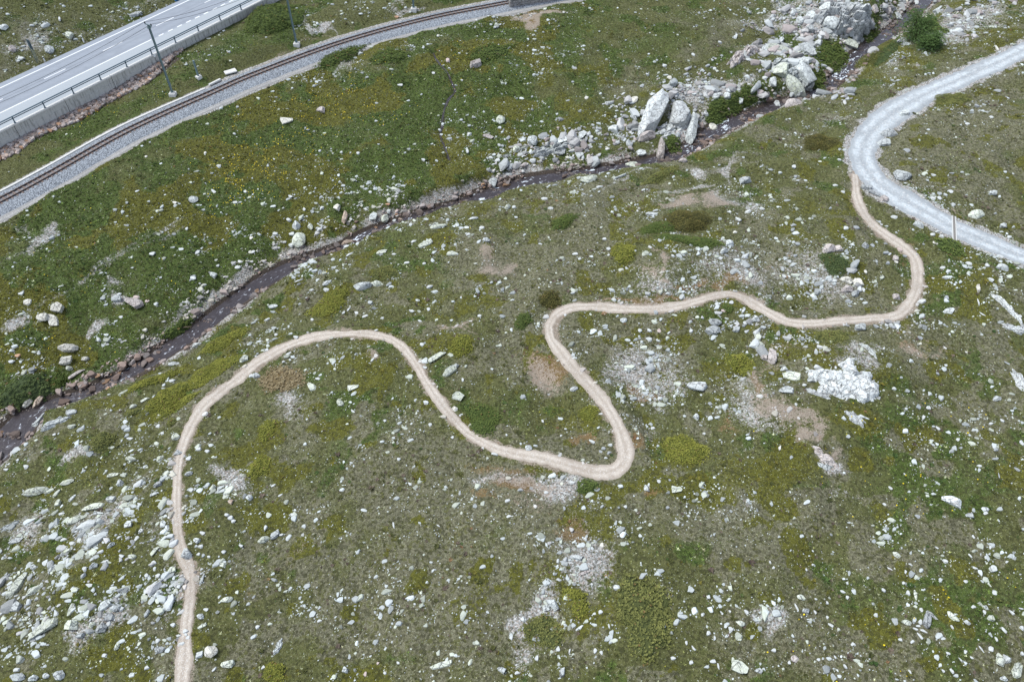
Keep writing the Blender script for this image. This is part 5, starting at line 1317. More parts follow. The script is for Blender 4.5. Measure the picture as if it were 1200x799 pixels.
DENS = [(330, 300, 80, 30, 30, 1.7), (270, 300, 70, 34, 30, 1.3), (400, 255, 60, 32, 20, 1.4), (610, 180, 60, 24, 5, 1.2), (690, 172, 50, 24, 5, 1.2), (560, 165, 50, 26, 0, .7), (700, 140, 40, 14, 0, .5), (820, 105, 34, 22, 20, 1.4), (870, 105, 40, 14, 20, 1.3), (930, 60, 40, 30, 0, 1.0), (1000, 15, 70, 22, 0, 1.5), (960, 30, 50, 26, 0, 1.5),
        (1130, 25, 70, 26, 20, 1.1), (1070, 62, 40, 18, 30, .9), (960, 150, 50, 14, 25, .5), (1110, 110, 80, 40, 0, .45), (1090, 230, 60, 30, -25, .6), (1160, 320, 60, 40, -20, .8), (1100, 370, 50, 50, 0, .6), (1150, 500, 50, 60, 0, .55), (1100, 500, 60, 80, 0, .45),
        (840, 325, 80, 34, 0, 1.3), (950, 320, 50, 34, 0, 1.3), (1000, 340, 40, 30, 0, 1.1), (800, 300, 50, 30, 0, .9), (730, 330, 60, 40, 0, .5), (760, 440, 44, 60, 0, 1.1), (700, 400, 40, 30, 0, .6), (860, 380, 80, 14, 0, 1.1), (940, 410, 60, 24, 0, .9), (1000, 380, 70, 8, 0, 1.2), (890, 470, 60, 40, 0, .7), (1030, 410, 40, 30, 0, .6),
        (670, 570, 60, 20, 0, 1.1), (690, 620, 50, 50, 0, .9), (670, 660, 50, 40, 0, 1.3), (640, 720, 30, 70, 10, 1.0), (700, 740, 60, 50, 0, .5), (660, 790, 60, 30, 0, .7), (265, 566, 28, 20, 0, 2.2), (200, 640, 30, 120, 0, 1.9), (110, 620, 90, 32, 35, 1.9), (60, 640, 70, 70, 35, .9), (120, 700, 70, 50, 30, 1.7), (40, 730, 70, 70, 30, 1.1), (150, 560, 60, 40, 30, .7), (100, 520, 60, 30, 30, .5),
        (180, 690, 20, 90, 0, 1.0), (260, 680, 40, 80, 0, .55), (330, 620, 40, 30, 0, .4), (460, 620, 120, 60, 0, .35), (420, 700, 130, 80, 0, .5), (340, 730, 30, 40, -30, .8), (560, 740, 60, 60, 0, .5), (440, 520, 70, 60, 0, .45), (560, 590, 60, 30, 0, .5), (390, 430, 60, 30, 0, .6), (500, 430, 20, 40, -50, .7), (480, 480, 60, 30, -45, .5), (600, 460, 50, 30, 0, .25),
        (800, 610, 60, 30, 0, .6), (850, 590, 60, 30, 0, .7), (960, 600, 50, 26, 0, .4), (1040, 620, 40, 14, 20, .7), (1000, 720, 90, 50, 0, .5), (1100, 700, 100, 90, 0, .42), (900, 720, 26, 20, -40, 3.0), (860, 720, 60, 50, 0, .5), (1050, 770, 100, 30, 0, .6), (940, 770, 80, 26, 0, .5), (1140, 640, 60, 70, 0, .45), (800, 690, 50, 50, 0, .45), (20, 380, 36, 20, 30, .9), (35, 292, 30, 12, 30, .8), (130, 345, 22, 12, -30, 1.2), (120, 395, 24, 10, 35, 1.5), (220, 368, 50, 14, 33, 1.5), (290, 330, 50, 12, 33, 1.3), (30, 440, 30, 20, 0, .9), (20, 500, 20, 30, 0, 1.2),
        (30, 50, 50, 30, 30, .8), (110, 40, 60, 24, 20, .6), (170, 12, 40, 12, 0, .7), (430, 75, 90, 12, 22, .7), (560, 30, 40, 10, 15, .6), (620, 18, 60, 8, 10, 1.0), (640, 60, 60, 40, 0, .4), (340, 90, 50, 10, 25, .6), (235, 60, 30, 10, 10, .5), (360, 25, 26, 8, -45, .9), (440, 10, 50, 12, 0, .5), (600, 110, 60, 40, 0, .4), (740, 90, 60, 40, 0, .25), (860, 20, 50, 10, 0, .5), (330, 220, 90, 30, 20, .35), (200, 250, 100, 30, 25, .3), (470, 240, 40, 14, 10, .7), (450, 225, 22, 12, 0, 1.3), (430, 350, 100, 30, 10, .5), (530, 280, 70, 40, 15, .45), (560, 330, 60, 30, 0, .4), (490, 265, 50, 10, 20, .9), (660, 300, 80, 40, 0, .4), (690, 215, 50, 10, 20, .6), (760, 240, 60, 20, 10, .5), (880, 230, 50, 26, 0, .6), (905, 275, 40, 30, 0, .7), (330, 340, 40, 20, 20, .5), (300, 395, 40, 14, 20, .7), (165, 480, 40, 14, 30, .3), (860, 440, 50, 40, 0, .4), (620, 380, 60, 30, 0, .35)]

S = sample(520000)
x, y, u, v = S.T
wu = (fbm(x, y, 2.2, 3, 161) - 0.5) * 60; wv = (fbm(x, y, 2.2, 3, 171) - 0.5) * 40
dn = blobs(DENS, u + wu, v + wv)
cl_ = sstep(0.42, 0.66, fbm(x, y, 1.6, 3, 181))
cl_ = sstep(0.46, 0.64, fbm(x, y, 1.3, 3, 181))
dn = dn * (0.12 + 1.5 * cl_) + 0.035 + 0.09 * cl_
bdv = interp_grid(bd, x, y); lushv = interp_grid(lush, x, y)
tdv = interp_grid(np.minimum(TD - thw, 5), x, y); kdv = interp_grid(np.minimum(KD - khw, 5), x, y)
dn += 0.5 * np.exp(-(np.clip(tdv, 0, 9) / 0.6) ** 2) * cl_ ** 2 + 0.5 * np.exp(-(np.clip(kdv, 0, 9) / 0.9) ** 2) * cl_
dn *= np.where(bdv < 0, 0, 1)
clr = interp_grid(clear, x, y)
keep = (RNG.random(len(x)) < np.clip(dn, 0, 3) * 0.45) & (clr < 0.3)
x, y, u, v, dn, bdv = x[keep], y[keep], u[keep], v[keep], dn[keep], bdv[keep]
sz = 0.042 * (1 - RNG.random(len(x))) ** (-1 / 2.15)
sz = np.clip(sz, 0.04, 0.27) * np.clip(1.0 + 0.45 * (dn - 0.5), 0.8, 1.45)
print('STONES', len(x))
soilv = interp_grid(soil, x, y)
pink = np.clip(soilv * 0.7 + 0.6 * np.exp(-(bdv / 3) ** 2) + 0.15 * RNG.random(len(x)) - 0.1, 0, 1)
tone = np.clip(RNG.normal(0.82, 0.2, len(x)), .38, 1.12)
lich = (RNG.random(len(x)) < 0.35) * 1.0
cA = np.array([0.50, 0.535, 0.525]); cL = np.array([0.48, 0.51, 0.43]); cP = np.array([0.46, 0.37, 0.32])
col = (cA * (1 - lich[:, None]) + cL * lich[:, None]); col = (col * (1 - pink[:, None]) + cP * pink[:, None]) * tone[:, None]
elong = RNG.uniform(0.85, 1.6, len(x))
scl = np.column_stack([sz * elong, sz / elong ** 0.5, sz * RNG.uniform(0.35, 0.7, len(x))])
pos = np.column_stack([x, y, G.h(x, y) + scl[:, 2] * RNG.uniform(-.25, .2, len(x))])
bigm = sz > 0.12
ang = RNG.normal(0.75, 0.6, len(x)); til = RNG.normal(0, 0.22, len(x))
# stones along the list that were not built singly
rest = RLIST[N_THING:]
V_ = [np.array([r['p'][0], r['p'][1], r['p'][2] + 0.1 * r['dim'][2]]) for r in rest]
if rest:
    pos2 = np.array(V_); scl2 = np.array([[r['dim'][0] * .43, r['dim'][1] * .43, r['dim'][2] * .5] for r in rest]); ang2 = np.array([r['rot'] for r in rest])
    col2 = np.array([{'d': [.30, .315, .32], 'p': [.46, .38, .35], 'o': [.45, .28, .18], 'w': [.6, .58, .52]}.get(r['col'], [.5, .515, .50]) for r in rest])
    pos_b = np.vstack([pos[bigm], pos2]); scl_b = np.vstack([scl[bigm], scl2]); ang_b = np.concatenate([ang[bigm], ang2]); til_b = np.concatenate([til[bigm], np.zeros(len(rest))]); col_b = np.vstack([col[bigm], col2])
else:
    pos_b, scl_b, ang_b, til_b, col_b = pos[bigm], scl[bigm], ang[bigm], til[bigm], col[bigm]
scatter('loose_stones', SV0, pos_b, scl_b, rot_z(ang_b, til_b), col_b, M['stones'])
scatter('pebbles', SV1, pos[~bigm], scl[~bigm], rot_z(ang[~bigm], til[~bigm]), col[~bigm], M['stones'])

ROCKF = [(820, 105, 30, 18, 20, 1), (870, 103, 40, 9, 22, 1), (985, 12, 80, 16, 10, 1), (955, 30, 50, 22, 0, 1), (905, 60, 26, 14, 20, .8), (935, 85, 40, 16, 20, .9), (975, 105, 16, 14, 0, 1), (800, 140, 22, 18, 40, .7), (790, 160, 30, 10, 30, .8), (740, 155, 30, 16, 0, .8), (670, 165, 50, 16, 5, .9), (620, 185, 40, 14, 10, .7), (1030, 20, 26, 12, 20, .7), (840, 140, 30, 8, 20, .8),
         (660, 180, 60, 10, 5, .5), (960, 325, 26, 18, 0, .6), (1005, 325, 14, 18, 0, .8), (860, 300, 40, 16, -10, .7), (770, 430, 18, 40, 0, .6), (870, 375, 40, 12, 0, .7), (895, 400, 14, 30, 0, .7), (1010, 380, 50, 5, 0, .8), (740, 130, 20, 14, 0, .5), (1010, 15, 50, 16, 0, .8), (120, 715, 36, 22, 35, 1.0), (80, 650, 60, 16, 40, .9), (110, 620, 50, 16, 40, 1.0), (190, 690, 16, 80, 0, .8), (30, 700, 40, 50, 30, .6), (150, 650, 40, 14, 40, .8), (265, 566, 18, 14, 0, .5), (30, 755, 30, 12, 0, .5), (150, 335, 12, 8, 0, .9), (25, 375, 20, 6, 20, .7), (120, 395, 16, 7, 35, .7), (1120, 22, 60, 16, 20, .5), (960, 430, 40, 8, 20, .5), (670, 640, 30, 50, 0, .3)]
S = sample(180000); x, y, u, v = S.T
ff = blobs(ROCKF, u + (fbm(x, y, 2.5, 3, 311) - .5) * 50, v + (fbm(x, y, 2.5, 3, 321) - .5) * 30)
bdv = interp_grid(bd, x, y)
brk = sstep(.40, .56, fbm(x, y, 3.0, 3, 331))
keep = (RNG.random(len(x)) < np.where(y > 85, ff ** 1.3 * (.2 + .8 * brk), ff * ff * .7)) & (interp_grid(clear, x, y) < .1) & (bdv > 0.2)
x, y, bdv = x[keep], y[keep], bdv[keep]; n = len(x); print('RUBBLE', n)
sz = np.clip(0.15 * (1 - RNG.random(n)) ** (-1 / 1.9), .1, 1.0) * np.where(y < 75, .62, 1.0)
tone = RNG.uniform(.45, 1.02, (n, 1)); mixc = RNG.random((n, 1)) ** 2.4 * np.where(y > 85, 1, .35)[:, None]
col = (np.array([0.50, 0.525, 0.52]) * (1 - mixc) + np.array([0.46, 0.385, 0.36]) * mixc) * tone
scl = np.column_stack([sz * RNG.uniform(.9, 1.6, n), sz * RNG.uniform(.6, 1, n), sz * RNG.uniform(.4, .8, n)])
SVR = [rock_verts(2, 560 + i, 9, (0.42, 0.75), 0.02, None, 4) for i in range(8)]
scatter('rubble', SVR, np.column_stack([x, y, G.h(x, y) + scl[:, 2] * .2]), scl, rot_z(RNG.normal(.7, .9, n), RNG.normal(0, .35, n)), col, M['stones'])

# cobbles in and beside the stream
S = sample(320000); x, y, u, v = S.T
bdv = interp_grid(bd, x, y); shv = interp_grid(shw, x, y)
ck = fbm(x, y, 2.5, 3, 191)
edge = bdv - 1.6 * (fbm(x, y, 4, 2, 193) - .35)
pr = np.where(edge < 0.6, np.where(bdv < -0.3, 0.55 * sstep(.48, .60, ck), 0.55 * sstep(.42, .58, ck)), 0)
keep = (RNG.random(len(x)) < pr)
x, y, bdv = x[keep], y[keep], bdv[keep]
sz = np.clip(0.10 * (1 - RNG.random(len(x))) ** (-1 / 2.2), 0.08, 0.5)
tone = RNG.uniform(0.55, 1.15, len(x))[:, None]
mixc = RNG.random((len(x), 1))
col = (np.array([0.36, 0.26, 0.215]) * mixc + np.array([0.40, 0.36, 0.345]) * (1 - mixc)) * tone
orange = RNG.random(len(x)) < 0.03; col[orange] = [0.42, 0.27, 0.17]
col *= np.where(bdv < -0.1, 0.45, 0.8)[:, None]
scl = np.column_stack([sz * RNG.uniform(.9, 1.4, len(x)), sz * RNG.uniform(.7, 1, len(x)), sz * RNG.uniform(.45, .75, len(x))])
zz = np.where(bdv < 0, np.maximum(G.h(x, y), interp_grid(zs, x, y) - 0.14), G.h(x, y))
scatter('stream_cobbles', SV0, np.column_stack([x, y, zz + scl[:, 2] * 0.25]), scl, rot_z(RNG.uniform(0, 6.3, len(x)), RNG.normal(0, .2, len(x))), col, M['stones'])
print('COBBLES', len(x))

# brown riprap along the foot of the wall
x = []; 
n = 2300
s = RNG.uniform(WALL_S0 + 5, wco(196, 66, 0.4)[0] + 1.5, n); w_ = -RNG.random(n) ** 0.9 * 2.1 * np.clip((wco(196, 66, 0.4)[0] + 2 - s) / 8, 0.15, 1) * np.clip(0.75 + 0.5 * vnoise(s / 3, s * 0, 5), .6, 1.2)
x = worg[0] + wdir[0] * s + wnor[0] * w_; y = worg[1] + wdir[1] * s + wnor[1] * w_
sz = RNG.uniform(0.13, 0.36, n)
mixc = RNG.random((n, 1)); tone = RNG.uniform(.35, 1.3, (n, 1))
col = (np.array([0.42, 0.32, 0.265]) * mixc + np.array([0.36, 0.33, 0.32]) * (1 - mixc)) * tone
o_ = RNG.random(n) < 0.10; col[o_] = np.array([0.40, 0.24, 0.15]) * tone[o_]
scl = np.column_stack([sz * 1.2, sz, sz * .75])
scatter('riprap_stones', SV0, np.column_stack([x, y, G.h(x, y) + sz * .15 + 0.12 * RNG.random(n)]), scl, rot_z(RNG.uniform(0, 6.3, n), RNG.normal(0, .4, n)), col, M['stones'])

# ------------------------------------------------------------------ grass and flowers
def sprig_variant(i, nb=7, up=0.7):
    rng = np.random.default_rng(800 + i); vs = []; fs = []
    for b in range(nb):
        a = b / nb * 6.28 + rng.uniform(-.3, .3); l = rng.uniform(.55, 1.0); h = rng.uniform(.2, up); w = rng.uniform(.14, .24)
        c, s_ = math.cos(a), math.sin(a)
        m_ = np.array([c * l * .55, s_ * l * .55, h * .75]); side = np.array([-s_ * w, c * w, 0])
        k = len(vs); vs += [np.zeros(3), m_ + side, np.array([c * l, s_ * l, h]), m_ - side]; fs += [[k, k + 1, k + 2], [k, k + 2, k + 3]]
    return np.array(vs), np.array(fs)
def tuft_variant(i):
    rng = np.random.default_rng(700 + i); vs = []; fs = []
    for b in range(6):
        a = rng.uniform(0, 6.28); l = rng.uniform(.5, 1.1); h = rng.uniform(.35, 1.0); w = rng.uniform(.10, .20)
        c, s_ = math.cos(a), math.sin(a)
        p0 = np.array([c * .1 - s_ * w, s_ * .1 + c * w, 0]); p1 = np.array([c * .1 + s_ * w, s_ * .1 - c * w, 0]); p2 = np.array([c * l, s_ * l, h])
        k = len(vs); vs += [p0, p1, p2]; fs.append([k, k + 1, k + 2])
    return np.array(vs), np.array(fs)
TV = [tuft_variant(i) for i in range(8)]
S = sample(520000); x, y, u, v = S.T
gv = interp_grid(np.clip(grav, 0, 1), x, y); so_ = interp_grid(np.clip(soil, 0, 1), x, y); lv = interp_grid(lush, x, y); hv = interp_grid(heath, x, y); mv = interp_grid(moss, x, y)
clr = interp_grid(clear, x, y); bdv = interp_grid(bd, x, y)
pn = fbm(x, y, 1.4, 3, 201)
pr = (0.62 + 0.4 * lv - 0.30 * hv - 0.75 * sstep(.35, .75, gv + (pn - .5)) - 0.9 * sstep(.3, .6, so_ + (pn - .5)))
keep = (RNG.random(len(x)) < pr) & (clr < 0.25) & (bdv > 0.15)
x, y, lv, hv, mv, pn = x[keep], y[keep], lv[keep], hv[keep], mv[keep], pn[keep]
n = len(x); print('TUFTS', n)
q = RNG.random((n, 1))
def pal(a, b): return np.array(a) * (1 - q) + np.array(b) * q
cg = pal((0.062, 0.068, 0.022), (0.195, 0.190, 0.092)); cl2 = pal((0.040, 0.060, 0.017), (0.128, 0.166, 0.052)); ch = pal((0.090, 0.074, 0.060), (0.330, 0.295, 0.255)); cm = pal((0.078, 0.076, 0.015), (0.190, 0.172, 0.038))
rsel = RNG.random(n)
e1 = .34 * (RNG.random(n) - .5) + .9 * (fbm(x, y, .9, 3, 441) - .5); e2 = .34 * (RNG.random(n) - .5) + .9 * (fbm(x, y, .8, 3, 451) - .5)
w1 = lv + e1 > .46; w2 = hv + e2 > .52; w3 = mv - e1 > .46
col = np.where(w1[:, None], cl2, cg); col = np.where(w3[:, None], cm, col); col = np.where(w2[:, None], ch, col)
dry = RNG.random(n) < 0.07 * (1.4 - lv) + 0.10 * hv; col[dry] = pal((0.24, 0.22, 0.16), (0.44, 0.43, 0.36))[dry]
dk = RNG.random(n) < 0.12; col[dk] *= 0.5
col = col * np.array([0.87, 0.94, 0.70]) * np.clip(RNG.lognormal(-.08, .5, (n, 1)), .25, 3)
sz = RNG.uniform(0.08, 0.21, n) * (0.8 + 0.5 * lv) * np.where(w2, 0.8, 1)
scl = np.column_stack([sz, sz, sz * RNG.uniform(.5, 1.0, n)])
scatter('grass', TV, np.column_stack([x, y, G.h(x, y) - 0.01]), scl, rot_z(RNG.uniform(0, 6.3, n)), col, M['tuft'])

S = sample(75000); x, y, u, v = S.T
cn = fbm(x, y, 2.2, 3, 251)
keep = (interp_grid(clear, x, y) < .05) & (interp_grid(bd, x, y) > .4) & (RNG.random(len(x)) < 0.75 * sstep(.42, .62, cn) * (1 - sstep(.4, .7, interp_grid(np.clip(soil + grav * .8, 0, 1), x, y))))
x, y = x[keep], y[keep]; n = len(x); print('HEATHER', n)
lv = interp_grid(lush, x, y)[:, None]; hv = interp_grid(heath, x, y)[:, None]; mv = interp_grid(moss, x, y)[:, None]; rv2 = interp_grid(rustm, x, y)[:, None]
q = RNG.random((n, 1)); k3 = RNG.random((n, 1))
col = pal((0.045, 0.052, 0.016), (0.110, 0.112, 0.034))
col = np.where(k3 < lv * .8, pal((0.028, 0.056, 0.014), (0.070, 0.112, 0.030)), col)
col = np.where((k3 > .75) & (hv > .3), pal((0.070, 0.050, 0.040), (0.150, 0.115, 0.090)), col)
col = np.where(k3 < mv * .6, pal((0.085, 0.080, 0.014), (0.170, 0.150, 0.030)), col)
col = np.where((RNG.random((n, 1)) < rv2 * .7), pal((0.14, 0.075, 0.035), (0.30, 0.19, 0.10)), col)
sz = np.clip(RNG.lognormal(-1.75, .38, n), .09, .42)
scl = np.column_stack([sz, sz * RNG.uniform(.6, 1, n), sz * RNG.uniform(.35, .7, n)])
HV = [sprig_variant(40 + i, 11, 0.9) for i in range(6)]
scatter('heather', HV, np.column_stack([x, y, G.h(x, y) - 0.01]), scl, rot_z(RNG.uniform(0, 6.3, n), RNG.normal(0, .15, n)), col, M['leaf'])

FL = [(290, 200, 60, 26, 45, 1), (330, 165, 60, 20, 35, .9), (400, 115, 50, 22, 15, .6), (420, 130, 40, 16, 0, .5), (340, 150, 30, 12, 20, .8), (440, 125, 30, 14, 0, .6), (300, 185, 60, 40, 30, .5), (55, 395, 70, 30, 0, .15), (160, 122, 60, 6, 27, .25), (560, 75, 60, 20, 0, .12), (480, 300, 60, 16, 20, .12), (1080, 560, 100, 80, 0, .05), (120, 310, 120, 60, 20, .06), (1040, 720, 120, 60, 0, .05)]
S = sample(190000); x, y, u, v = S.T
ff = blobs(FL, u + (fbm(x, y, 3, 3, 211) - .5) * 60, v + (fbm(x, y, 3, 3, 221) - .5) * 40) * sstep(.42, .62, fbm(x, y, 1.2, 2, 231))
keep = (RNG.random(len(x)) < ff * 0.8) & (interp_grid(clear, x, y) < .2) & (interp_grid(bd, x, y) > .5)
x, y = x[keep], y[keep]; n = len(x); print('FLOWERS', n)
fv = []
for i in range(4):
    rng = np.random.default_rng(i); vs = [[0, 0, 1]]; fs = []
    for k in range(6): vs.append([math.cos(k * 1.047) * rng.uniform(.7, 1.1), math.sin(k * 1.047) * rng.uniform(.7, 1.1), rng.uniform(.7, 1.15)])
    for k in range(6): fs.append([0, 1 + k, 1 + (k + 1) % 6])
    vs += [[.08, 0, -1.4], [-.08, 0, -1.4], [0, 0, 1]]; fs.append([7, 8, 9])
    fv.append((np.array(vs), np.array(fs)))
col = np.array([0.68, 0.52, 0.02]) * RNG.uniform(.55, 1.1, (n, 1))
sz = RNG.uniform(.045, .09, n)
scatter('yellow_flowers', fv, np.column_stack([x, y, G.h(x, y) + 0.16]), np.column_stack([sz, sz, sz * 1.2]), rot_z(RNG.uniform(0, 6, n), RNG.normal(0, .2, n)), col, M['flower'])

# ------------------------------------------------------------------ juniper mats and shrubs: a low mound packed with sprigs
PV = [sprig_variant(i) for i in range(6)]
LEAFC = dict(b=((0.055, 0.056, 0.016), (0.185, 0.165, 0.050)), j=((0.100, 0.112, 0.020), (0.330, 0.330, 0.066)), o=((0.075, 0.088, 0.028), (0.270, 0.275, 0.085)), g=((0.060, 0.088, 0.022), (0.150, 0.195, 0.050)), d=((0.055, 0.080, 0.030), (0.130, 0.172, 0.058)), s=((0.16, 0.12, 0.06), (0.40, 0.33, 0.20)))


def mat_plant(px, py, rx, ry, ang, kind, label, name='juniper_mat', cat='shrub', hgt=None, sprig=0.13, dens=1.0, grp='low juniper mats on the slope'):
    p = at([px], [py])[0]; _, _, dp = project(*[np.array([c]) for c in p]); s = F_PX / dp[0]
    dv = CAM - p; se = dv[2] / np.linalg.norm(dv)
    a = math.radians(ang); ax = np.array([math.cos(a) / s, math.sin(a) / s / se]) * rx; ay = np.array([-math.sin(a) / s, math.cos(a) / s / se]) * ry
    ra_, rb = np.linalg.norm(ax), np.linalg.norm(ay)
    H = hgt if hgt else 0.24 + 0.09 * min(ra_, rb)
    seed = int(px * 7 + py)
    rng = np.random.default_rng(seed)
    ph = rng.uniform(0, 6.28, 6)
    def rad(t): return 1 + 0.12 * np.sin(2 * t + ph[0]) + 0.10 * np.sin(3 * t + ph[1]) + 0.07 * np.sin(5 * t + ph[2]) + 0.05 * np.sin(9 * t + ph[3])
    def lump(qx, qy): return 1 + 0.5 * (fbm(p[0] + qx, p[1] + qy, 0.8, 2, seed % 97) - 0.5)
    # mound
    nr, na_ = 8, 28
    t = np.linspace(0, 2 * math.pi, na_, endpoint=False); vs = []
    for i in range(nr + 1):
        f = i / nr
        for tt_ in t:
            r_ = f * 0.93 * rad(tt_); o2 = ax * math.cos(tt_) * r_ + ay * math.sin(tt_) * r_
            vs.append([o2[0], o2[1], float(H * max(0, 1 - f ** 2.2) ** .7 * 0.8 - 0.05)])
    vs = np.array(vs); vs[:, 2] += G.h(p[0] + vs[:, 0], p[1] + vs[:, 1]) - p[2]
    k = np.arange((nr + 1) * na_).reshape(nr + 1, na_); k2 = np.roll(k, -1, 1)
    fq = np.stack([k[:-1], k[1:], k2[1:], k2[:-1]], -1).reshape(-1, 4)
    tri = np.vstack([fq[:, [0, 1, 2]], fq[:, [0, 2, 3]]])
    lo_c, hi_c = [np.array(c) for c in LEAFC[kind]]
    area = math.pi * ra_ * rb
    n = int(min(7000, max(140, area * dens * 0.9 / (sprig * sprig))))
    tt_ = rng.uniform(0, 6.28, n); f = np.sqrt(rng.random(n)) * rng.choice([1.0, 1.0, 1.08], n)
    r_ = f * rad(tt_)
    qx = ax[0] * np.cos(tt_) * r_ + ay[0] * np.sin(tt_) * r_; qy = ax[1] * np.cos(tt_) * r_ + ay[1] * np.sin(tt_) * r_
    z = H * np.clip(1 - f ** 2.2, 0, 1) ** .7 * lump(qx, qy) * rng.uniform(0.75, 1.08, n) + G.h(p[0] + qx, p[1] + qy) - p[2]
    sc = sprig * rng.uniform(.7, 1.3, n)
    cq = np.clip(rng.beta(2, 2.2, n) + 0.5 * (fbm(p[0] + qx, p[1] + qy, 0.9, 2, 3) - .5), 0, 1)[:, None]
    col = lo_c * (1 - cq) + hi_c * cq
    br = rng.random(n) < 0.02; col[br] = [0.22, 0.15, 0.06]
    V_, T_, C_ = [vs], [tri], [np.repeat(lo_c[None] * 0.8, len(vs), 0)]
    b0 = len(vs); rot = rot_z(rng.uniform(0, 6.28, n), rng.normal(0, .25, n)); pick = rng.integers(0, len(PV), n)
    for kk, (pv, pf) in enumerate(PV):
        m_ = pick == kk
        if not m_.any(): continue
        Q = np.einsum('nij,nvj->nvi', rot[m_], pv[None] * sc[m_][:, None, None]) + np.column_stack([qx, qy, z])[m_][:, None, :]
        V_.append(Q.reshape(-1, 3)); T_.append((pf[None] + b0 + (np.arange(len(Q)) * len(pv))[:, None, None]).reshape(-1, 3)); C_.append(np.repeat(col[m_], len(pv), 0)); b0 += len(Q) * len(pv)
    e = empty(name, p); tag(e, label, cat, grp)
    link('foliage', mesh_from('foliage', np.vstack(V_), tris=np.vstack(T_), mats=[M['leaf']], attrs={'Col': np.vstack(C_)}), e)
    st_ = MB()
    for i in range(3):
        aa = rng.uniform(0, 6.28); st_.tube([[0, 0, -0.1], [math.cos(aa) * ra_ * .3, math.sin(aa) * rb * .3, H * .4], [math.cos(aa) * ra_ * .6, math.sin(aa) * rb * .6, H * .55]], [.05, .04, .02], 5)
    st_.build('stem', M['bark'], e)
    return e


MATS = [(263, 400, 28, 9, 22, 'j', 'olive juniper mat on the stream slope, uppermost in the chain above the trail'), (250, 436, 29, 15, 28, 'j', 'largest olive juniper mat of the chain between stream and trail'),
        (197, 470, 24, 20, 35, 'j', 'wide olive juniper mat at the lower end of the chain by the trail'), (214, 472, 20, 8, 25, 'j', 'narrow olive juniper strip touching the lowest mat of the chain'), (180, 446, 32, 7, 25, 'j', 'thin olive juniper strip along the stream edge'),
        (386, 358, 24, 15, 10, 'j', 'round olive juniper mat uphill of the trail arch near the stream', 'juniper_mat', 'shrub', 0.6), (313, 505, 12, 11, 0, 'j', 'small round juniper cushion inside the trail arch below the straw mat'), (304, 547, 15, 13, 0, 'j', 'second round juniper cushion inside the trail arch, further down'),
        (730, 297, 15, 13, 15, 'j', 'compact green-olive juniper cushion beside a thin dirt track', 'juniper_mat', 'shrub', 0.6), (805, 261, 24, 15, -5, 'b', 'tall round brown-green juniper next to the bare dirt patch', 'juniper_bush', 'shrub', 1.0), (772, 266, 26, 7, 10, 'g', 'low green mat touching the round juniper by the dirt patch'),
        (810, 283, 38, 8, -12, 'g', 'long green mat under the round juniper by the dirt patch'), (960, 168, 18, 10, 10, 'b', 'dark oval juniper cushion near the outer edge of the gravel road bend', 'juniper_mat', 'shrub', 0.65), (566, 492, 22, 17, -30, 'g', 'bright green juniper mat on the outer side of the descending trail'),
        (755, 720, 37, 42, 0, 'o', 'large round olive juniper near the bottom middle'), (802, 528, 27, 18, 0, 'j', 'olive cushion mat right of the lowest hairpin'), (978, 309, 15, 12, -20, 'd', 'dark green mat beside pink rocks inside the upper loop'),
        (645, 352, 12, 10, 0, 'b', 'brownish cushion just outside the wide middle bend'), (613, 376, 11, 8, 20, 'g', 'small green cushion left of the wide middle bend'), (690, 484, 10, 9, 0, 'j', 'small green-yellow cushion at the edge of the trail above the hairpin'),
        (867, 427, 15, 15, 0, 'j', 'mossy yellow-olive cushion above the ragged whitish rock'), (661, 260, 18, 7, 20, 'g', 'yellow-green strip mat on the crest above the stream'), (540, 406, 16, 10, 10, 'j', 'olive mat between the trail arch and the brown heath'), (450, 321, 15, 9, 15, 'o', 'dull olive cushion near the long low grey boulder'),
        (688, 570, 13, 9, 0, 'g', 'dark green cushion right under the lowest hairpin'), (637, 740, 26, 18, 0, 'o', 'loose olive mat left of the large round juniper'), (120, 518, 15, 10, 10, 'o', 'olive cushion on the stream slope above a bare grey streak'), (155, 484, 10, 5, 10, 'o', 'small olive cushion below the juniper chain'),
        (321, 789, 14, 12, 0, 'j', 'yellow-olive cushion at the bottom edge inside the trail'), (201, 495, 6, 5, 0, 'o', 'tiny brown-olive cushion at the trail edge under the chain'), (852, 362, 7, 6, 0, 'g', 'small green cushion directly under the trail crest'), (1120, 150, 1, 1, 0, 'x', ''),
        (775, 205, 24, 5, 22, 'o', 'dark narrow mat along the crest above the stream'), (1030, 62, 40, 7, 18, 'o', 'dark olive strip along the upper side of the gravel road'), (1115, 119, 24, 8, 15, 'o', 'olive mat on the inside edge of the gravel road'), (975, 395, 20, 9, 0, 'o', 'dark mossy mat just below the trail near the pale block'), (680, 712, 12, 9, 0, 'j', 'tiny yellow-olive cushion below the cracked pale boulder'), (672, 697, 14, 8, -10, 'j', 'yellowish cushion above the cracked pale boulder')]
for m_ in MATS:
    if m_[5] == 'x': continue
    mat_plant(*m_, sprig=0.095 if m_[3] < 30 else 0.12)
mat_plant(330, 444, 27, 17, 0, 's', 'dry straw-coloured dead mat inside the start of the trail arch', 'dead_mat', 'shrub', 0.2, 0.16, 0.8)
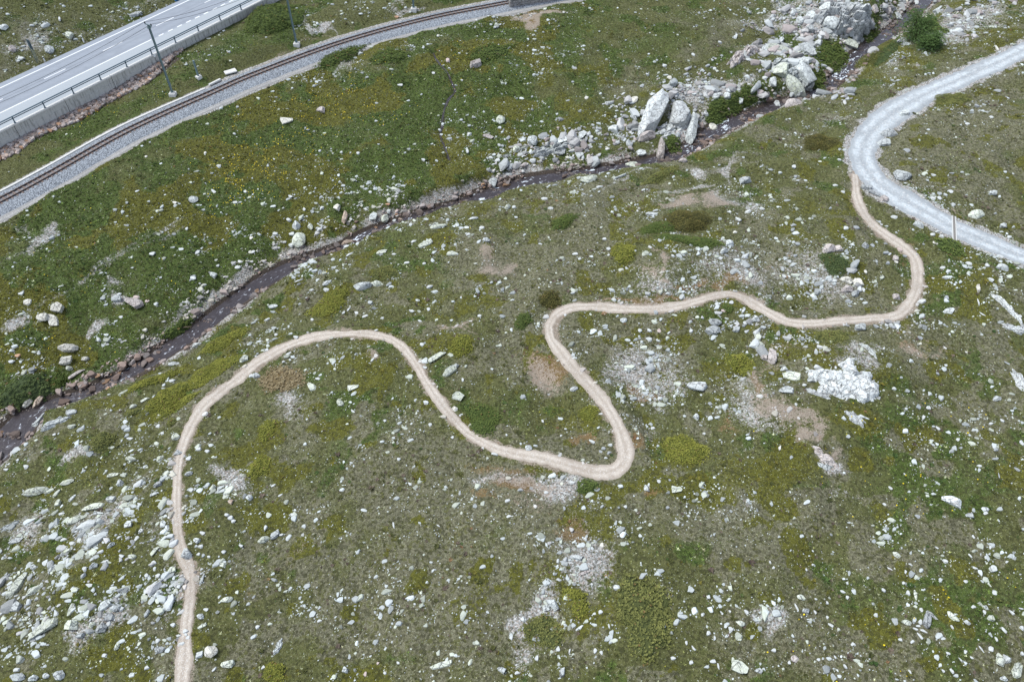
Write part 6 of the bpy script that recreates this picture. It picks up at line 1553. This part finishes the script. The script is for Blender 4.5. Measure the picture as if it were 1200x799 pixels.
SHRUBS = [(322, 22, 30, 17, 10, 'g', 'thick green shrub at the end of the concrete wall', 1.3), (30, 458, 27, 13, 25, 'd', 'dark green shrub overhanging the stream pool', 0.6), (974, 70, 25, 12, 20, 'g', 'bright green shrub patch on the bank under the overhanging rocks', 0.5), (958, 88, 12, 14, 0, 'g', 'green plant clump beside the rapids', 0.5),
          (1020, 36, 14, 7, 20, 'g', 'small bright green bush at the stream edge across from the alder', 0.6), (1040, 62, 20, 8, 30, 'd', 'green bush below the dark alder on the stream bank', 0.7), (840, 131, 16, 8, 15, 'g', 'leafy green clump above the stream among stones', 0.5), (790, 171, 11, 9, 0, 'g', 'bright green clump at the foot of the massive tilted boulder', 0.5), (872, 113, 30, 7, 20, 'g', 'green strip of leaves along the far stream bank', 0.4),
          (1088, 32, 16, 12, 10, 'g', 'pale green bush behind the dark alder', 0.9), (985, 66, 10, 7, 0, 'g', 'tiny green clump at the waterfall', 0.4), (1113, 290, 16, 11, 0, 'g', 'soft green clump below the water bar', 0.35), (70, 448, 9, 6, 20, 'g', 'small green clump left of the narrow stream channel', 0.3), (210, 384, 22, 5, 35, 'g', 'green fringe along the far stream edge', 0.35), (400, 64, 30, 7, 20, 'g', 'grey-green herb patch below the railway', 0.3), (455, 65, 22, 8, 10, 'g', 'green herb patch under the far track bank', 0.3), (575, 62, 26, 8, 15, 'g', 'dark green herb patch near the masonry parapet', 0.3)]
for (px, py, rx, ry, an, kd, lb, hh) in SHRUBS:
    mat_plant(px, py, rx, ry, an, kd, lb, 'shrub', 'shrub', hh, 0.20, 0.9, 'green shrubs near stream and railway')


def bush_tree(px, py, w, h, label):
    p = at([px], [py])[0]; rng = np.random.default_rng(int(px))
    e = empty('alder_bush', p); tag(e, label, 'bush', 'green shrubs near stream and railway')
    tr = MB(); C_ = []; Pp = []
    for i in range(9):
        a = rng.uniform(0, 6.28); o2 = np.array([math.cos(a), math.sin(a), 0]) * rng.uniform(.3, 1) * w * .45
        top = o2 + np.array([0, 0, h * rng.uniform(.6, 1.0)])
        tr.tube([np.array([0, 0, -.2]) + o2 * .2, o2 * .6 + [0, 0, top[2] * .5], top], [.09, .06, .02], 5)
        m_ = 420
        f = rng.uniform(.12, 1.05, m_); c = (o2 * .2)[None] + (top - o2 * .2)[None] * f[:, None]
        rr_ = (1.1 - f * .75) * w * .24
        c += rng.normal(size=(m_, 3)) * rr_[:, None] * np.array([1, 1, .55]); Pp.append(c)
    tr.build('stem', M['bark'], e)
    Pp = np.vstack(Pp); Pp[:, 2] = np.maximum(Pp[:, 2], 0.1); n = len(Pp)
    cq = rng.beta(2, 2.4, n)[:, None]
    col = np.array([0.045, 0.080, 0.026]) * (1 - cq) + np.array([0.130, 0.205, 0.060]) * cq
    sc = rng.uniform(.10, .22, (n, 1)) * np.ones((1, 3))
    global RNG
    scatter('foliage', PV, Pp, sc, rot_z(rng.uniform(0, 6.28, n), rng.normal(0, .6, n)), col, M['leaf'], None, parent=e)


bush_tree(1070, 46, 6.8, 5.0, 'tall dark green alder bush beside the upper stream')
bush_tree(1086, 56, 4.2, 2.4, 'lower leafy bush at the foot of the tall alder bush')

# ------------------------------------------------------------------ light, sky, camera
SUN_AZ, SUN_EL = math.radians(-82), math.radians(60)      # azimuth from +Y, towards +X positive
w = bpy.data.worlds.new('World'); scene.world = w; w.use_nodes = True
nt = w.node_tree; nt.nodes.clear()
sky = nt.nodes.new('ShaderNodeTexSky'); sky.sky_type = 'NISHITA'; sky.sun_disc = False
sky.sun_elevation = SUN_EL; sky.sun_rotation = SUN_AZ; sky.air_density = 0.85; sky.ozone_density = 1.6; sky.dust_density = 2.0; sky.altitude = 2000
bg = nt.nodes.new('ShaderNodeBackground'); bg.inputs[1].default_value = 0.115
wo = nt.nodes.new('ShaderNodeOutputWorld'); hs_ = nt.nodes.new('ShaderNodeHueSaturation'); hs_.inputs['Saturation'].default_value = 0.55; nt.links.new(sky.outputs[0], hs_.inputs['Color']); nt.links.new(hs_.outputs[0], bg.inputs[0]); nt.links.new(bg.outputs[0], wo.inputs[0])
ld = bpy.data.lights.new('sun', 'SUN'); ld.energy = 1.5; ld.angle = math.radians(28); ld.color = (1.0, 1.0, 0.95)
lo_ = bpy.data.objects.new('sun', ld); COL.objects.link(lo_); lo_.location = (0, 0, 120)
sdv = Vector((math.sin(SUN_AZ) * math.cos(SUN_EL), math.cos(SUN_AZ) * math.cos(SUN_EL), math.sin(SUN_EL)))
lo_.rotation_euler = sdv.to_track_quat('Z', 'Y').to_euler()

cd = bpy.data.cameras.new('camera'); co = bpy.data.objects.new('camera', cd); COL.objects.link(co)
cd.sensor_width = 36; cd.lens = F_PX / 1200 * 36; cd.clip_end = 6000; cd.clip_start = 0.5
co.location = CAM; co.rotation_euler = (math.pi / 2 - PITCH, 0, 0)
scene.camera = co
scene.view_settings.view_transform = 'Standard'; scene.view_settings.look = 'None'
scene.view_settings.gamma = 1; scene.view_settings.exposure = 1.38; scene.view_settings.use_curve_mapping = False
scene.cycles.max_bounces = 4; scene.cycles.diffuse_bounces = 2
